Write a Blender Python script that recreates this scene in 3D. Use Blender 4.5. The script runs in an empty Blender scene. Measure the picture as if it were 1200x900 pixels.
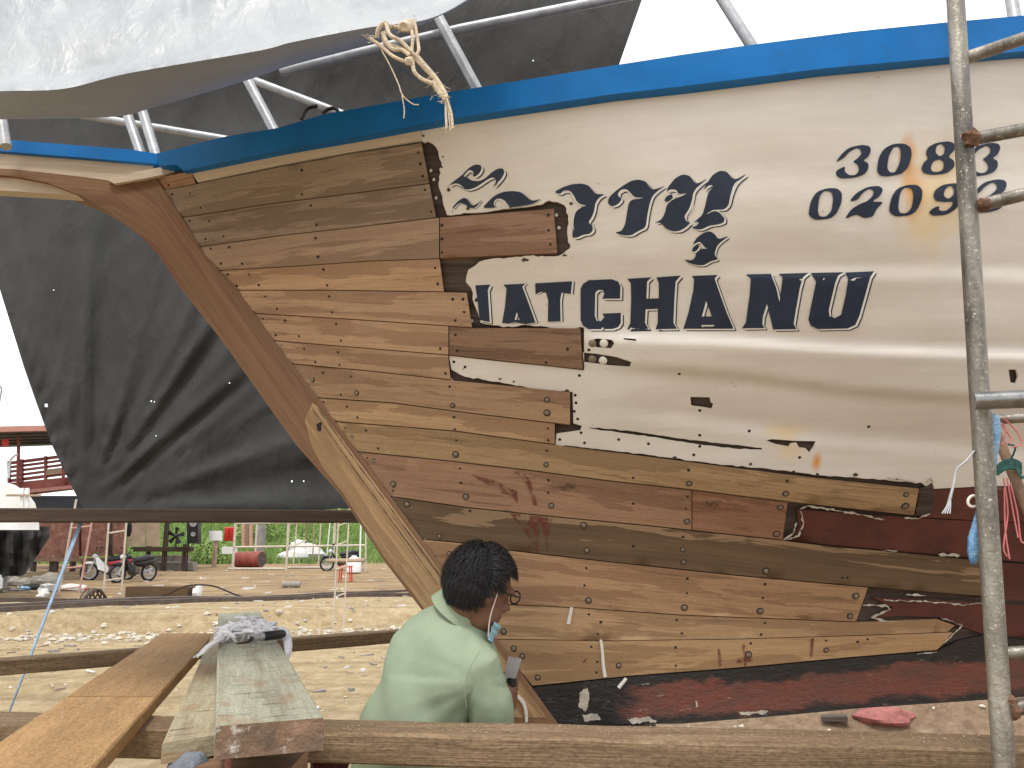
import bpy, bmesh, math, random
import numpy as np
from mathutils import Vector, Matrix, Quaternion, noise
from mathutils.geometry import delaunay_2d_cdt
random.seed(7)
sc = bpy.context.scene
COL = sc.collection

# ---------------------------------------------------------------- camera, sky, sun, exposure
EYE = 1.7
PITCH = math.atan(172 / 900)
CP, SP = math.cos(PITCH), math.sin(PITCH)
cam_d = bpy.data.cameras.new('camera')
cam = bpy.data.objects.new('camera', cam_d); COL.objects.link(cam)
cam.location = (0, 0, EYE); cam.rotation_euler = (math.pi / 2 + PITCH, 0, 0)
cam_d.sensor_fit = 'HORIZONTAL'; cam_d.sensor_width = 36; cam_d.lens = 27
cam_d.clip_start = 0.05; cam_d.clip_end = 2000
sc.camera = cam

SUN_EL, SUN_AZ = math.radians(64), math.radians(202)      # azimuth from +Y towards +X
world = bpy.data.worlds.new('World'); sc.world = world; world.use_nodes = True
wn = world.node_tree; wn.nodes.clear()
w_out = wn.nodes.new('ShaderNodeOutputWorld'); w_bg = wn.nodes.new('ShaderNodeBackground')
w_sky = wn.nodes.new('ShaderNodeTexSky'); w_sky.sky_type = 'NISHITA'; w_sky.sun_disc = False
w_sky.sun_elevation = SUN_EL; w_sky.sun_rotation = SUN_AZ; w_sky.dust_density = 2.5
w_tc = wn.nodes.new('ShaderNodeTexCoord'); w_map = wn.nodes.new('ShaderNodeMapping')
w_map.inputs['Scale'].default_value = (1.6, 1.6, 4.5)
w_noise = wn.nodes.new('ShaderNodeTexNoise'); w_noise.inputs['Scale'].default_value = 2.2; w_noise.inputs['Detail'].default_value = 7
w_ramp = wn.nodes.new('ShaderNodeValToRGB'); w_ramp.color_ramp.elements[0].position = 0.3; w_ramp.color_ramp.elements[1].position = 0.56
w_ramp.color_ramp.elements[0].color = (0.45, 0.45, 0.45, 1)
w_mix = wn.nodes.new('ShaderNodeMixRGB'); w_mix.inputs[2].default_value = (11.0, 11.1, 11.2, 1)   # bright cloud deck
for a, b in ((w_tc.outputs['Generated'], w_map.inputs[0]), (w_map.outputs[0], w_noise.inputs['Vector']), (w_noise.outputs[0], w_ramp.inputs[0]),
             (w_ramp.outputs[0], w_mix.inputs[0]), (w_sky.outputs[0], w_mix.inputs[1]), (w_mix.outputs[0], w_bg.inputs[0]), (w_bg.outputs[0], w_out.inputs[0])):
    wn.links.new(a, b)
w_bg.inputs['Strength'].default_value = 0.1

sun_d = bpy.data.lights.new('sun', 'SUN'); sun_d.energy = 1.5; sun_d.angle = math.radians(12); sun_d.color = (1.0, 0.95, 0.87)
sun = bpy.data.objects.new('sun', sun_d); COL.objects.link(sun)
sdir = Vector((math.sin(SUN_AZ) * math.cos(SUN_EL), math.cos(SUN_AZ) * math.cos(SUN_EL), math.sin(SUN_EL)))
sun.rotation_euler = sdir.to_track_quat('Z', 'Y').to_euler(); sun.location = (0, 0, 30)
sc.view_settings.view_transform = 'Standard'; sc.view_settings.look = 'None'
sc.view_settings.exposure = 0.62; sc.view_settings.gamma = 1.0; sc.view_settings.use_curve_mapping = False
sc.cycles.max_bounces = 8

# ---------------------------------------------------------------- helpers
def ray(x, y):
    dx, dz = (x - 600) / 900, (450 - y) / 900
    return Vector((dx, CP - dz * SP, SP + dz * CP))
def P(x, y, D):                       # the point D metres ahead in the direction of photo position x, y
    r = ray(x, y); return Vector((0, 0, EYE)) + r * (D / r.y)
def PZ(x, y, Z=0.0):                  # the point of the horizontal plane Z in that direction
    r = ray(x, y); return Vector((0, 0, EYE)) + r * ((Z - EYE) / r.z)
def interp(pts, x):
    if x <= pts[0][0]:
        a, b = pts[0], pts[1]
    elif x >= pts[-1][0]:
        a, b = pts[-2], pts[-1]
    else:
        for a, b in zip(pts, pts[1:]):
            if a[0] <= x <= b[0]: break
    return a[1] + (b[1] - a[1]) * (x - a[0]) / (b[0] - a[0])
def sstep(a, b, x):
    t = min(1, max(0, (x - a) / (b - a))); return t * t * (3 - 2 * t)

def tag(o, label=None, cat=None, group=None, kind=None):
    if label: o['label'] = label
    if cat: o['category'] = cat
    if group: o['group'] = group
    if kind: o['kind'] = kind
    return o
def empty(name, loc, label=None, cat=None, group=None, rz=0):
    o = bpy.data.objects.new(name, None); COL.objects.link(o); o.location = loc; o.rotation_euler[2] = rz
    o.empty_display_size = 0.1
    return tag(o, label, cat, group)
def put(o, parent):
    if parent is not None:
        o.parent = parent; o.matrix_parent_inverse = world_of(parent).inverted()
    return o
def world_of(o):
    m = o.matrix_basis.copy()
    if o.parent: m = world_of(o.parent) @ o.matrix_parent_inverse @ m
    return m

class MB:
    """collects shapes into one mesh"""
    def __init__(s): s.v = []; s.f = []; s.m = []; s.uv = []
    def add(s, vs, fs, mi=0, uvs=None):
        b = len(s.v); s.v += [tuple(v) for v in vs]
        s.uv += uvs if uvs else [(v[0], v[2]) for v in vs]
        for f in fs: s.f.append(tuple(b + i for i in f)); s.m.append(mi)
        return s
    def bar(s, p0, p1, w, h, up=(0, 0, 1), mi=0, taper=1.0):
        p0, p1 = Vector(p0), Vector(p1); d = (p1 - p0); L = d.length; d = d / L
        side = d.cross(Vector(up))
        if side.length < 1e-5: side = d.cross(Vector((1, 0, 0)))
        side.normalize(); u = side.cross(d)
        def c(p, k, a, b): return p + side * (a * w / 2 * k) + u * (b * h / 2 * k)
        q = [c(p0, 1, -1, -1), c(p0, 1, 1, -1), c(p0, 1, 1, 1), c(p0, 1, -1, 1), c(p1, taper, -1, -1), c(p1, taper, 1, -1), c(p1, taper, 1, 1), c(p1, taper, -1, 1)]
        o = random.random() * 3
        for f, acr in (((0, 1, 5, 4), w), ((1, 2, 6, 5), h), ((2, 3, 7, 6), w), ((3, 0, 4, 7), h)):
            s.add([q[i] for i in f], [(0, 1, 2, 3)], mi, [(o, o), (o, o + acr), (o + L, o + acr), (o + L, o)]); o += 0.3
        s.add([q[i] for i in (3, 2, 1, 0)], [(0, 1, 2, 3)], mi, [(o, o), (o + .02, o), (o + .02, o + h), (o, o + h)])
        s.add([q[i] for i in (4, 5, 6, 7)], [(0, 1, 2, 3)], mi, [(o, o), (o + .02, o), (o + .02, o + h), (o, o + h)])
        return s
    def box(s, lo, hi, mi=0):
        lo, hi = Vector(lo), Vector(hi); c = (lo + hi) / 2
        return s.bar((lo.x, c.y, c.z), (hi.x, c.y, c.z), hi.y - lo.y, hi.z - lo.z, mi=mi)
    def tube(s, pts, r, n=8, mi=0, smooth=0, cap=True):
        pts = [Vector(p) for p in pts]
        if smooth and len(pts) > 2: pts, r = catmull(pts, r, smooth)
        rs = r if isinstance(r, (list, tuple)) else [r] * len(pts)
        vs = []; fs = []; uvs = []; L = 0
        t = (pts[1] - pts[0]).normalized(); a = t.orthogonal().normalized()
        for i, p in enumerate(pts):
            t2 = (pts[min(i + 1, len(pts) - 1)] - pts[max(i - 1, 0)]).normalized()
            a = (a - t2 * a.dot(t2)).normalized(); b = t2.cross(a)
            if i: L += (p - pts[i - 1]).length
            for k in range(n):
                an = 2 * math.pi * k / n
                vs.append(p + (a * math.cos(an) + b * math.sin(an)) * rs[i]); uvs.append((L, k / n * 0.15))
            if i:
                for k in range(n):
                    k2 = (k + 1) % n; fs.append(((i - 1) * n + k, (i - 1) * n + k2, i * n + k2, i * n + k))
        if cap:
            fs.append(tuple(range(n - 1, -1, -1))); m = (len(pts) - 1) * n; fs.append(tuple(m + k for k in range(n)))
        return s.add(vs, fs, mi, uvs)
    def lathe(s, base, axis, prof, n=16, mi=0):          # prof: (distance along axis, radius)
        base, ax = Vector(base), Vector(axis).normalized()
        return s.tube([base + ax * (d + 1e-5 * i) for i, (d, _) in enumerate(prof)], [r for _, r in prof], n, mi) if False else s._lathe(base, ax, prof, n, mi)
    def _lathe(s, base, ax, prof, n, mi):
        a = ax.orthogonal().normalized(); b = ax.cross(a); vs = []; fs = []
        for i, (d, r) in enumerate(prof):
            for k in range(n):
                an = 2 * math.pi * k / n; vs.append(base + ax * d + (a * math.cos(an) + b * math.sin(an)) * max(r, 1e-4))
            if i:
                for k in range(n):
                    k2 = (k + 1) % n; fs.append(((i - 1) * n + k, (i - 1) * n + k2, i * n + k2, i * n + k))
        fs.append(tuple(range(n - 1, -1, -1))); m = (len(prof) - 1) * n; fs.append(tuple(m + k for k in range(n)))
        return s.add(vs, fs, mi)
    def blob(s, c, rad, n=10, mi=0, rough=0.0, rot=None, seed=0):
        c = Vector(c); vs = []; fs = []; m = n // 2 + 1
        for i in range(m + 1):
            th = math.pi * i / m
            for k in range(n):
                ph = 2 * math.pi * k / n
                q = Vector((math.sin(th) * math.cos(ph), math.sin(th) * math.sin(ph), math.cos(th)))
                kf = 1 + rough * noise.noise(q * 1.7 + Vector((seed * 3.1, seed, 0)))
                q = Vector((q.x * rad[0], q.y * rad[1], q.z * rad[2])) * kf
                if rot: q = rot @ q
                vs.append(c + q)
        for i in range(m):
            for k in range(n):
                k2 = (k + 1) % n; fs.append((i * n + k, (i + 1) * n + k, (i + 1) * n + k2, i * n + k2))
        return s.add(vs, fs, mi)
    def build(s, name, mats, parent=None, smooth=True, angle=40, label=None, weld=False):
        me = bpy.data.meshes.new(name); me.from_pydata(s.v, [], s.f)
        if not isinstance(mats, (list, tuple)): mats = [mats]
        for m in mats: me.materials.append(m)
        me.polygons.foreach_set('material_index', s.m)
        ul = me.uv_layers.new(name='UVMap')
        idx = np.empty(len(me.loops), int); me.loops.foreach_get('vertex_index', idx)
        ul.data.foreach_set('uv', np.array(s.uv, dtype=np.float32)[idx].ravel())
        me.update()
        if weld:
            bm = bmesh.new(); bm.from_mesh(me); bmesh.ops.remove_doubles(bm, verts=bm.verts, dist=1e-5)
            bmesh.ops.recalc_face_normals(bm, faces=bm.faces); bm.to_mesh(me); bm.free()
        if smooth:
            me.polygons.foreach_set('use_smooth', [True] * len(me.polygons)); me.set_sharp_from_angle(angle=math.radians(angle))
        o = bpy.data.objects.new(name, me); COL.objects.link(o)
        if label: o['label'] = label
        return put(o, parent)

def catmull(pts, r, n):
    rs = r if isinstance(r, (list, tuple)) else [r] * len(pts)
    out = []; ro = []
    for i in range(len(pts) - 1):
        p0, p1, p2, p3 = pts[max(i - 1, 0)], pts[i], pts[i + 1], pts[min(i + 2, len(pts) - 1)]
        for k in range(n):
            t = k / n
            out.append(0.5 * ((2 * p1) + (p2 - p0) * t + (2 * p0 - 5 * p1 + 4 * p2 - p3) * t * t + (3 * p1 - p0 - 3 * p2 + p3) * t ** 3))
            ro.append(rs[i] + (rs[i + 1] - rs[i]) * t)
    return out + [pts[-1]], ro + [rs[-1]]

def densify(poly, step):
    out = []
    for i, a in enumerate(poly):
        b = poly[(i + 1) % len(poly)]; n = max(1, int(math.hypot(b[0] - a[0], b[1] - a[1]) / step + 0.5))
        out += [(a[0] + (b[0] - a[0]) * k / n, a[1] + (b[1] - a[1]) * k / n) for k in range(n)]
    return out
def jag(pts, amp, step=5, seed=0):          # torn edge along an open line
    r = random.Random(seed); out = []
    for a, b in zip(pts, pts[1:]):
        L = math.hypot(b[0] - a[0], b[1] - a[1]); n = max(1, int(L / step)); nx, ny = -(b[1] - a[1]) / L, (b[0] - a[0]) / L
        for k in range(n):
            t = k / n; d = amp * (r.uniform(-1, 1) * 0.6 + 0.8 * noise.noise((a[0] * .11 + k * .9, a[1] * .1, seed)))
            if k == 0: d *= .4
            out.append((a[0] + (b[0] - a[0]) * t + nx * d, a[1] + (b[1] - a[1]) * t + ny * d))
    return out + [pts[-1]]
def pip(px, py, loops):
    ins = np.zeros(len(px), bool)
    for L in loops:
        L = np.array(L); x1, y1 = L[:, 0], L[:, 1]; x2, y2 = np.roll(x1, -1), np.roll(y1, -1)
        for a, b, c, d in zip(x1, y1, x2, y2):
            if b == d: continue
            ins ^= ((b > py) != (d > py)) & (px < (c - a) * (py - b) / (d - b) + a)
    return ins
def tess(loops, step):
    loops = [densify(L, step) for L in loops]
    vs = []; es = []
    for L in loops:
        b = len(vs); vs += L; es += [(b + i, b + (i + 1) % len(L)) for i in range(len(L))]
    A = np.array(loops[0]); lo, hi = A.min(0), A.max(0)
    gx, gy = np.meshgrid(np.arange(lo[0] + step / 2, hi[0], step), np.arange(lo[1] + step / 2, hi[1], step))
    gx = gx.ravel(); gy = gy.ravel(); k = pip(gx, gy, loops)
    vs += list(zip(gx[k].tolist(), gy[k].tolist()))
    r = delaunay_2d_cdt([Vector(v) for v in vs], es, [], 0, 1e-4)
    v2 = [(float(v[0]), float(v[1])) for v in r[0]]; V = np.array(v2); F = np.array(r[2])
    c = V[F].mean(1); keep = pip(c[:, 0], c[:, 1], loops)
    return v2, F[keep].tolist()
def sheet(name, loops, mat, parent, Df, off=0.0, thick=0.02, step=16, line=None, smooth=True, label=None, mb=None, mi=0, dirv=(0, 1, 0), angle=120):
    """a plate that follows the surface Df: outline and holes given in photo positions, lifted by off, thick deep"""
    if loops and not isinstance(loops[0][0], (list, tuple)): loops = [loops]
    v2, F = tess(loops, step)
    fr = [P(x, y, Df(x, y) - off) for x, y in v2]
    dv = Vector(dirv) * thick
    uv = [(x * .003, (y - (interp(line, x) if line else 0)) * .003) for x, y in v2]
    # orient faces towards the camera
    a, b, c = (fr[i] for i in F[0])
    if (b - a).cross(c - a).dot(fr[F[0][0]] - Vector((0, 0, EYE))) > 0: F = [f[::-1] for f in F]
    m = mb or MB(); n = len(fr)
    if thick > 0:
        cnt = {}
        for f in F:
            for i in range(3):
                e = (f[i], f[(i + 1) % 3]); cnt[e] = cnt.get(e, 0) + 1
        m.add(fr, F, mi, uv); m.add([p + dv for p in fr], [f[::-1] for f in F], mi, uv)
        for (i, j) in cnt:
            if (j, i) not in cnt:
                m.add([fr[j], fr[i], fr[i] + dv, fr[j] + dv], [(0, 1, 2, 3)], mi, [uv[j], uv[i], (uv[i][0], uv[i][1] + thick), (uv[j][0], uv[j][1] + thick)])
    else:
        m.add(fr, F, mi, uv)
    if mb: return None
    return m.build(name, mat, parent, smooth, angle, label=label)

# ---------------------------------------------------------------- materials
def newmat(name):
    m = bpy.data.materials.new(name); m.use_nodes = True; nt = m.node_tree
    return m, nt, nt.nodes['Principled BSDF']
def nd(nt, t, **kw):
    n = nt.nodes.new('ShaderNode' + t)
    for k, v in kw.items():
        if k in n.inputs: n.inputs[k].default_value = v
        else: setattr(n, k, v)
    return n
def L(nt, a, b): nt.links.new(a, b)
def ramp(nt, fac, stops):
    r = nt.nodes.new('ShaderNodeValToRGB'); e = r.color_ramp.elements
    while len(e) < len(stops): e.new(0.5)
    for k, (p, c) in enumerate(stops):
        e[k].position = p; e[k].color = (*c, 1) if isinstance(c, (tuple, list)) else (c, c, c, 1)
    L(nt, fac, r.inputs[0]); return r.outputs[0]
def mix(nt, fac, a, b, t='MIX'):
    m = nt.nodes.new('ShaderNodeMixRGB'); m.blend_type = t
    for s, v in ((0, fac), (1, a), (2, b)):
        if hasattr(v, 'is_output'): L(nt, v, m.inputs[s])
        else: m.inputs[s].default_value = (*v, 1) if isinstance(v, (tuple, list)) else v
    return m.outputs[0]
def coords(nt, kind, scale, rnd=True):
    tc = nd(nt, 'TexCoord'); mp = nd(nt, 'Mapping'); L(nt, tc.outputs[kind], mp.inputs[0]); mp.inputs['Scale'].default_value = scale
    if rnd:
        oi = nd(nt, 'ObjectInfo'); mm = nd(nt, 'VectorMath', operation='MULTIPLY')
        L(nt, oi.outputs['Random'], mm.inputs[0]); mm.inputs[1].default_value = (37, 61, 23); L(nt, mm.outputs[0], mp.inputs['Location'])
    return mp.outputs[0]
def noi(nt, vec, scale, detail=5, rough=0.6, dist=0.0):
    n = nd(nt, 'TexNoise', Scale=scale, Detail=detail, Roughness=rough, Distortion=dist); L(nt, vec, n.inputs['Vector']); return n.outputs[0]
def bump(nt, h, bsdf, strength=0.3, dist=0.01):
    b = nd(nt, 'Bump', Strength=strength, Distance=dist); L(nt, h, b.inputs['Height']); L(nt, b.outputs[0], bsdf.inputs['Normal'])
def wood(name, dark, light, stain, blotch=(0.47, 0.53), amount=0.6, grain=1.0, rough=0.72, tint=True, bstr=0.25, fineamt=0.22, streak=None, cracks=False, band=0.0, speck=0.0):
    m, nt, b = newmat(name)
    g = coords(nt, 'UV', (0.9, 26 * grain, 1)); fine = coords(nt, 'UV', (7, 190 * grain, 1)); bl = coords(nt, 'UV', (1.7, 15, 1))
    n1 = noi(nt, g, 1.6, 6, 0.62, 0.25); c = ramp(nt, n1, [(0.3, dark), (0.7, light)])
    n2 = noi(nt, fine, 1.0, 3, 0.5); c = mix(nt, fineamt, c, ramp(nt, n2, [(0.35, 0.45), (0.65, 1.15)]), 'MULTIPLY')
    n3 = noi(nt, bl, 1.5, 7, 0.58, 0.3); 
    if band:      # heartwood and sapwood: the stain favours one edge of the board
        tcb = nd(nt, 'TexCoord'); sp = nd(nt, 'SeparateXYZ'); L(nt, tcb.outputs['UV'], sp.inputs[0]); ob = nd(nt, 'ObjectInfo')
        a1 = nd(nt, 'Math', operation='MULTIPLY_ADD'); L(nt, sp.outputs[1], a1.inputs[0]); a1.inputs[1].default_value = 8.0; a1.inputs[2].default_value = -0.45
        a2 = nd(nt, 'Math', operation='MULTIPLY_ADD'); L(nt, ob.outputs['Random'], a2.inputs[0]); a2.inputs[1].default_value = 2 * band; a2.inputs[2].default_value = -band
        a3 = nd(nt, 'Math', operation='MULTIPLY_ADD'); L(nt, a1.outputs[0], a3.inputs[0]); L(nt, a2.outputs[0], a3.inputs[1]); L(nt, n3, a3.inputs[2]); n3 = a3.outputs[0]
    f3 = ramp(nt, n3, [(blotch[0], 0.0), (blotch[1], amount)])
    c = mix(nt, f3, c, stain)
    if streak:
        n5 = noi(nt, coords(nt, 'UV', (2.2, 34, 1)), 1.3, 5, 0.6, 0.2); c = mix(nt, ramp(nt, n5, [(0.60, 0.0), (0.66, 0.55)]), c, streak)
    if cracks:
        n6 = noi(nt, coords(nt, 'UV', (55, 7, 1)), 1.0, 5, 0.6, 0.3); c = mix(nt, ramp(nt, n6, [(0.60, 0.0), (0.64, 0.75)]), c, (0.10, 0.075, 0.055))
        n7 = noi(nt, coords(nt, 'UV', (4, 9, 1)), 1.2, 5, 0.6, 0.3); c = mix(nt, ramp(nt, n7, [(0.54, 0.0), (0.62, 0.6)]), c, (0.33, 0.22, 0.14))
    n4 = noi(nt, bl, 0.5, 2); c = mix(nt, 0.5, c, ramp(nt, n4, [(0.3, 0.75), (0.7, 1.2)]), 'MULTIPLY')
    if speck:
        n8 = noi(nt, coords(nt, 'UV', (70, 150, 1)), 1.0, 6, 0.75); c = mix(nt, speck, c, ramp(nt, n8, [(0.36, 0.35), (0.5, 1.0), (0.66, 1.55)]), 'MULTIPLY')
    if tint:
        oi = nd(nt, 'ObjectInfo'); c = mix(nt, 1.0, c, oi.outputs['Color'], 'MULTIPLY')
    L(nt, c, b.inputs['Base Color']); b.inputs['Roughness'].default_value = rough; b.inputs['Specular IOR Level'].default_value = 0.25
    bump(nt, n2, b, bstr, 0.004)
    return m
def plain(name, col, rough=0.6, metal=0.0, var=0.25, scale=8.0, col2=None, bstr=0.15, spec=0.4, kind='Object', dirt=None, dirtpos=(0.55, 0.7), bscale=None):
    m, nt, b = newmat(name)
    v = coords(nt, kind, (1, 1, 1)); n = noi(nt, v, scale, 6, 0.6)
    c2 = col2 or tuple(x * (1 - var) for x in col)
    c = ramp(nt, n, [(0.35, c2), (0.65, col)])
    if dirt:
        nn = noi(nt, v, scale * 2.7, 6, 0.7); c = mix(nt, ramp(nt, nn, [(dirtpos[0], 0.0), (dirtpos[1], 0.85)]), c, dirt)
    L(nt, c, b.inputs['Base Color']); b.inputs['Roughness'].default_value = rough; b.inputs['Metallic'].default_value = metal
    b.inputs['Specular IOR Level'].default_value = spec
    if bstr: bump(nt, noi(nt, v, bscale or scale * 3, 5), b, bstr, 0.01)
    return m

M = {}
M['plank'] = wood('planed_teak', (0.425, 0.288, 0.19), (0.525, 0.372, 0.252), (0.305, 0.203, 0.134), (0.505, 0.525), 0.75, streak=(0.18, 0.115, 0.08), band=0.32, speck=0.16)
M['plank_dark'] = wood('old_dark_plank', (0.125, 0.08, 0.048), (0.185, 0.12, 0.072), (0.37, 0.245, 0.15), (0.585, 0.605), 0.75, band=0.3)
M['stem'] = wood('stem_timber', (0.215, 0.128, 0.072), (0.27, 0.168, 0.098), (0.165, 0.085, 0.056), (0.53, 0.60), 0.6, streak=(0.16, 0.075, 0.055))
M['oldwood'] = wood('exposed_old_wood', (0.045, 0.032, 0.026), (0.12, 0.09, 0.075), (0.2, 0.16, 0.13), (0.56, 0.66), 0.5, tint=False)
M['beam'] = wood('weathered_beam', (0.17, 0.12, 0.075), (0.255, 0.185, 0.12), (0.35, 0.27, 0.185), (0.54, 0.64), 0.45, 1.5, 0.9, bstr=0.6, fineamt=0.3, speck=0.6)
M['greywood'] = wood('grey_weathered_board', (0.32, 0.30, 0.235), (0.45, 0.43, 0.35), (0.25, 0.21, 0.155), (0.54, 0.62), 0.5, 0.5, 0.9, bstr=0.5, cracks=True, speck=0.35)
M['ochre'] = wood('ochre_plywood', (0.33, 0.195, 0.085), (0.40, 0.25, 0.115), (0.27, 0.155, 0.07), (0.5, 0.68), 0.4, 0.3, 0.9, bstr=0.5, speck=0.45)

def hull_paint():
    m, nt, b = newmat('cream_hull_paint')
    v = coords(nt, 'Object', (1, 1, 1), False); st = coords(nt, 'Object', (3.5, 3.5, 40), False)
    c = ramp(nt, noi(nt, v, 2.2, 5), [(0.3, (0.70, 0.645, 0.575)), (0.7, (0.765, 0.73, 0.675))])
    c = mix(nt, 0.22, c, ramp(nt, noi(nt, st, 1.2, 5, 0.65), [(0.35, 0.72), (0.65, 1.08)]), 'MULTIPLY')
    sp = ramp(nt, noi(nt, v, 60, 3, 0.6), [(0.69, 0.0), (0.73, 0.75)]); area = ramp(nt, noi(nt, v, 3.0, 3), [(0.5, 0.0), (0.62, 1.0)])
    c = mix(nt, mix(nt, 1.0, sp, area, 'MULTIPLY'), c, (0.20, 0.15, 0.11))
    # rust streaks that bleed from two fastenings
    geo = nd(nt, 'NewGeometry')
    for px, py, rx, rz, k in ((1064, 190, .030, .13, .95), (1072, 225, .040, .09, .97), (1100, 218, .14, .17, .62), (1090, 265, .10, .12, .4), (957, 541, .018, .04, .92), (920, 505, .09, .03, .5), (925, 528, .06, .04, .4)):
        q = P(px, py, DH(px, py))
        s = nd(nt, 'VectorMath', operation='SUBTRACT'); L(nt, geo.outputs['Position'], s.inputs[0]); s.inputs[1].default_value = q
        t = nd(nt, 'VectorMath', operation='MULTIPLY'); L(nt, s.outputs[0], t.inputs[0]); t.inputs[1].default_value = (1 / rx, 0.5 / rx, 1 / rz)
        ln = nd(nt, 'VectorMath', operation='LENGTH'); L(nt, t.outputs[0], ln.inputs[0])
        ad = nd(nt, 'Math', operation='ADD'); L(nt, ln.outputs['Value'], ad.inputs[0])
        nz = nd(nt, 'Math', operation='MULTIPLY_ADD'); L(nt, noi(nt, v, 14, 4), nz.inputs[0]); nz.inputs[1].default_value = 1.1; nz.inputs[2].default_value = -0.55
        L(nt, nz.outputs[0], ad.inputs[1])
        c = mix(nt, ramp(nt, ad.outputs[0], [(0.1, k), (1.0, 0.0)]), c, (0.86, 0.62, 0.27) if k < .9 else (0.72, 0.29, 0.035))
    L(nt, c, b.inputs['Base Color']); b.inputs['Roughness'].default_value = 0.38; b.inputs['Specular IOR Level'].default_value = 0.45
    bump(nt, noi(nt, v, 9, 4), b, 0.12, 0.02)
    return m

# ---------------------------------------------------------------- the hull's shape
STEM_R = [(182, 208), (213, 255), (240, 300), (257, 318), (279, 341), (320, 398), (372, 466), (410, 518), (460, 585), (515, 660), (595, 767), (652, 845), (700, 910)]
_STEM_YX = [(y, x) for x, y in STEM_R]
HB = [(-60, 1.08), (20, 1.03), (150, 0.97), (250, 0.90), (330, 0.825), (400, 0.755), (480, 0.645), (560, 0.50), (650, 0.32), (750, 0.145), (810, 0.07), (900, 0.03)]
def Dc(x, y):                                   # the boat's centre plane
    r = ray(x, y); return 2.735 / (1 - 0.11 * r.x / r.y)
def hbeam(y):                                   # smooth half-beam by height
    s = 0; w = 0
    for d in (-40, -20, 0, 20, 40):
        k = math.exp(-(d / 28) ** 2); s += k * interp(HB, y + d); w += k
    return s / w
_hb = {}
CREASE = [  # line, amount (towards the viewer going down), width above
    ([(660, 398), (830, 403), (1000, 414), (1140, 419), (1300, 424)], 0.030, 15, 640, 760),
    ([(700, 433), (860, 446), (1000, 465), (1140, 474), (1300, 480)], -0.022, 13, 660, 800),
    ([(660, 487), (800, 500), (950, 521), (1140, 536), (1300, 548)], 0.020, 18, 660, 820),
    ([(700, 330), (900, 328), (1100, 328), (1300, 334)], 0.014, 22, 700, 980),
    ([(560, 252), (800, 235), (1000, 232), (1300, 236)], 0.006, 34, 560, 900),
]
def DH(x, y):
    xs = interp(_STEM_YX, y); t = max(0.0, (x - xs) / (1200 - xs)); tt = min(t, 1.25)
    k = round(y)
    if k not in _hb: _hb[k] = hbeam(k)
    if k + 1 not in _hb: _hb[k + 1] = hbeam(k + 1)
    fk = math.floor(y)
    for q in (fk, fk + 1):
        if q not in _hb: _hb[q] = hbeam(q)
    hb = _hb[fk] + (_hb[fk + 1] - _hb[fk]) * (y - fk)
    p = 1.75 - 0.7 * sstep(150, 800, y)
    g = 1 - abs(1 - tt) ** p if tt <= 1 else 1 + 0.25 * (tt - 1)
    d = Dc(x, y) - hb * g - 0.03 * sstep(0, 0.14, t)
    if x > 560:
        for ln, a, w, x0, x1 in CREASE:
            e = y - interp(ln, x); d -= a * sstep(x0, x1, x) * sstep(-w, w * .15, e) * (1 - sstep(50, 120, e))
        d += 0.004 * noise.noise((x * .006, y * .02, 0)) * sstep(600, 800, x)
    return d
M['cream'] = hull_paint()
M['blue'] = plain('blue_rail_paint', (0.004, 0.175, 0.54), 0.45, var=0.2, scale=6, dirt=(0.02, 0.12, 0.32), dirtpos=(0.6, 0.75), bstr=0.08, spec=0.25)
M['red'] = plain('dark_red_antifouling', (0.135, 0.043, 0.034), 0.5, var=0.4, scale=5, dirt=(0.06, 0.028, 0.024), dirtpos=(0.52, 0.68), bstr=0.3)
def keel_mat():
    m, nt, b = newmat('flaking_keel_paint')
    v = coords(nt, 'Object', (1, 1, 2.2), False); tc = nd(nt, 'TexCoord'); sep = nd(nt, 'SeparateXYZ'); L(nt, tc.outputs['UV'], sep.inputs[0])
    wob = nd(nt, 'Math', operation='MULTIPLY_ADD'); L(nt, noi(nt, v, 4, 6, .65), wob.inputs[0]); wob.inputs[1].default_value = .16; wob.inputs[2].default_value = -.08
    dn = nd(nt, 'Math', operation='ADD'); L(nt, sep.outputs[1], dn.inputs[0]); L(nt, wob.outputs[0], dn.inputs[1])
    al = nd(nt, 'Math', operation='MULTIPLY_ADD'); L(nt, wob.outputs[0], al.inputs[0]); al.inputs[1].default_value = 2.0; L(nt, sep.outputs[0], al.inputs[2])
    red = mix(nt, ramp(nt, noi(nt, v, 7, 6, .65), [(.4, 0.), (.65, 1.)]), (.20, .06, .042), (.13, .058, .044))
    band = ramp(nt, dn.outputs[0], [(.038, 0.), (.052, 1.), (.15, 1.), (.17, 0.)])
    lft = nd(nt, 'MapRange'); L(nt, al.outputs[0], lft.inputs[0]); lft.inputs[1].default_value = 2.18; lft.inputs[2].default_value = 2.24
    k = mix(nt, 1.0, band, lft.outputs[0], 'MULTIPLY'); c = mix(nt, k, (.020, .019, .019), red)
    c = mix(nt, ramp(nt, noi(nt, v, 17, 6, 0.7), [(0.58, 0.0), (0.66, 0.7)]), c, (0.075, 0.06, 0.05))
    sc_ = coords(nt, 'Object', (1, 1, 5), False)
    c = mix(nt, ramp(nt, noi(nt, sc_, 16, 7, 0.75), [(0.645, 0.0), (0.665, 0.9)]), c, (0.50, 0.43, 0.35))
    c = mix(nt, ramp(nt, noi(nt, v, 9, 4, 0.7), [(0.69, 0.0), (0.71, 0.9)]), c, (0.05, 0.13, 0.2))
    L(nt, c, b.inputs['Base Color']); b.inputs['Roughness'].default_value = 0.42; bump(nt, noi(nt, v, 30, 6, .7), b, 0.5, 0.015)
    return m
M['keel'] = keel_mat()
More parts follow.
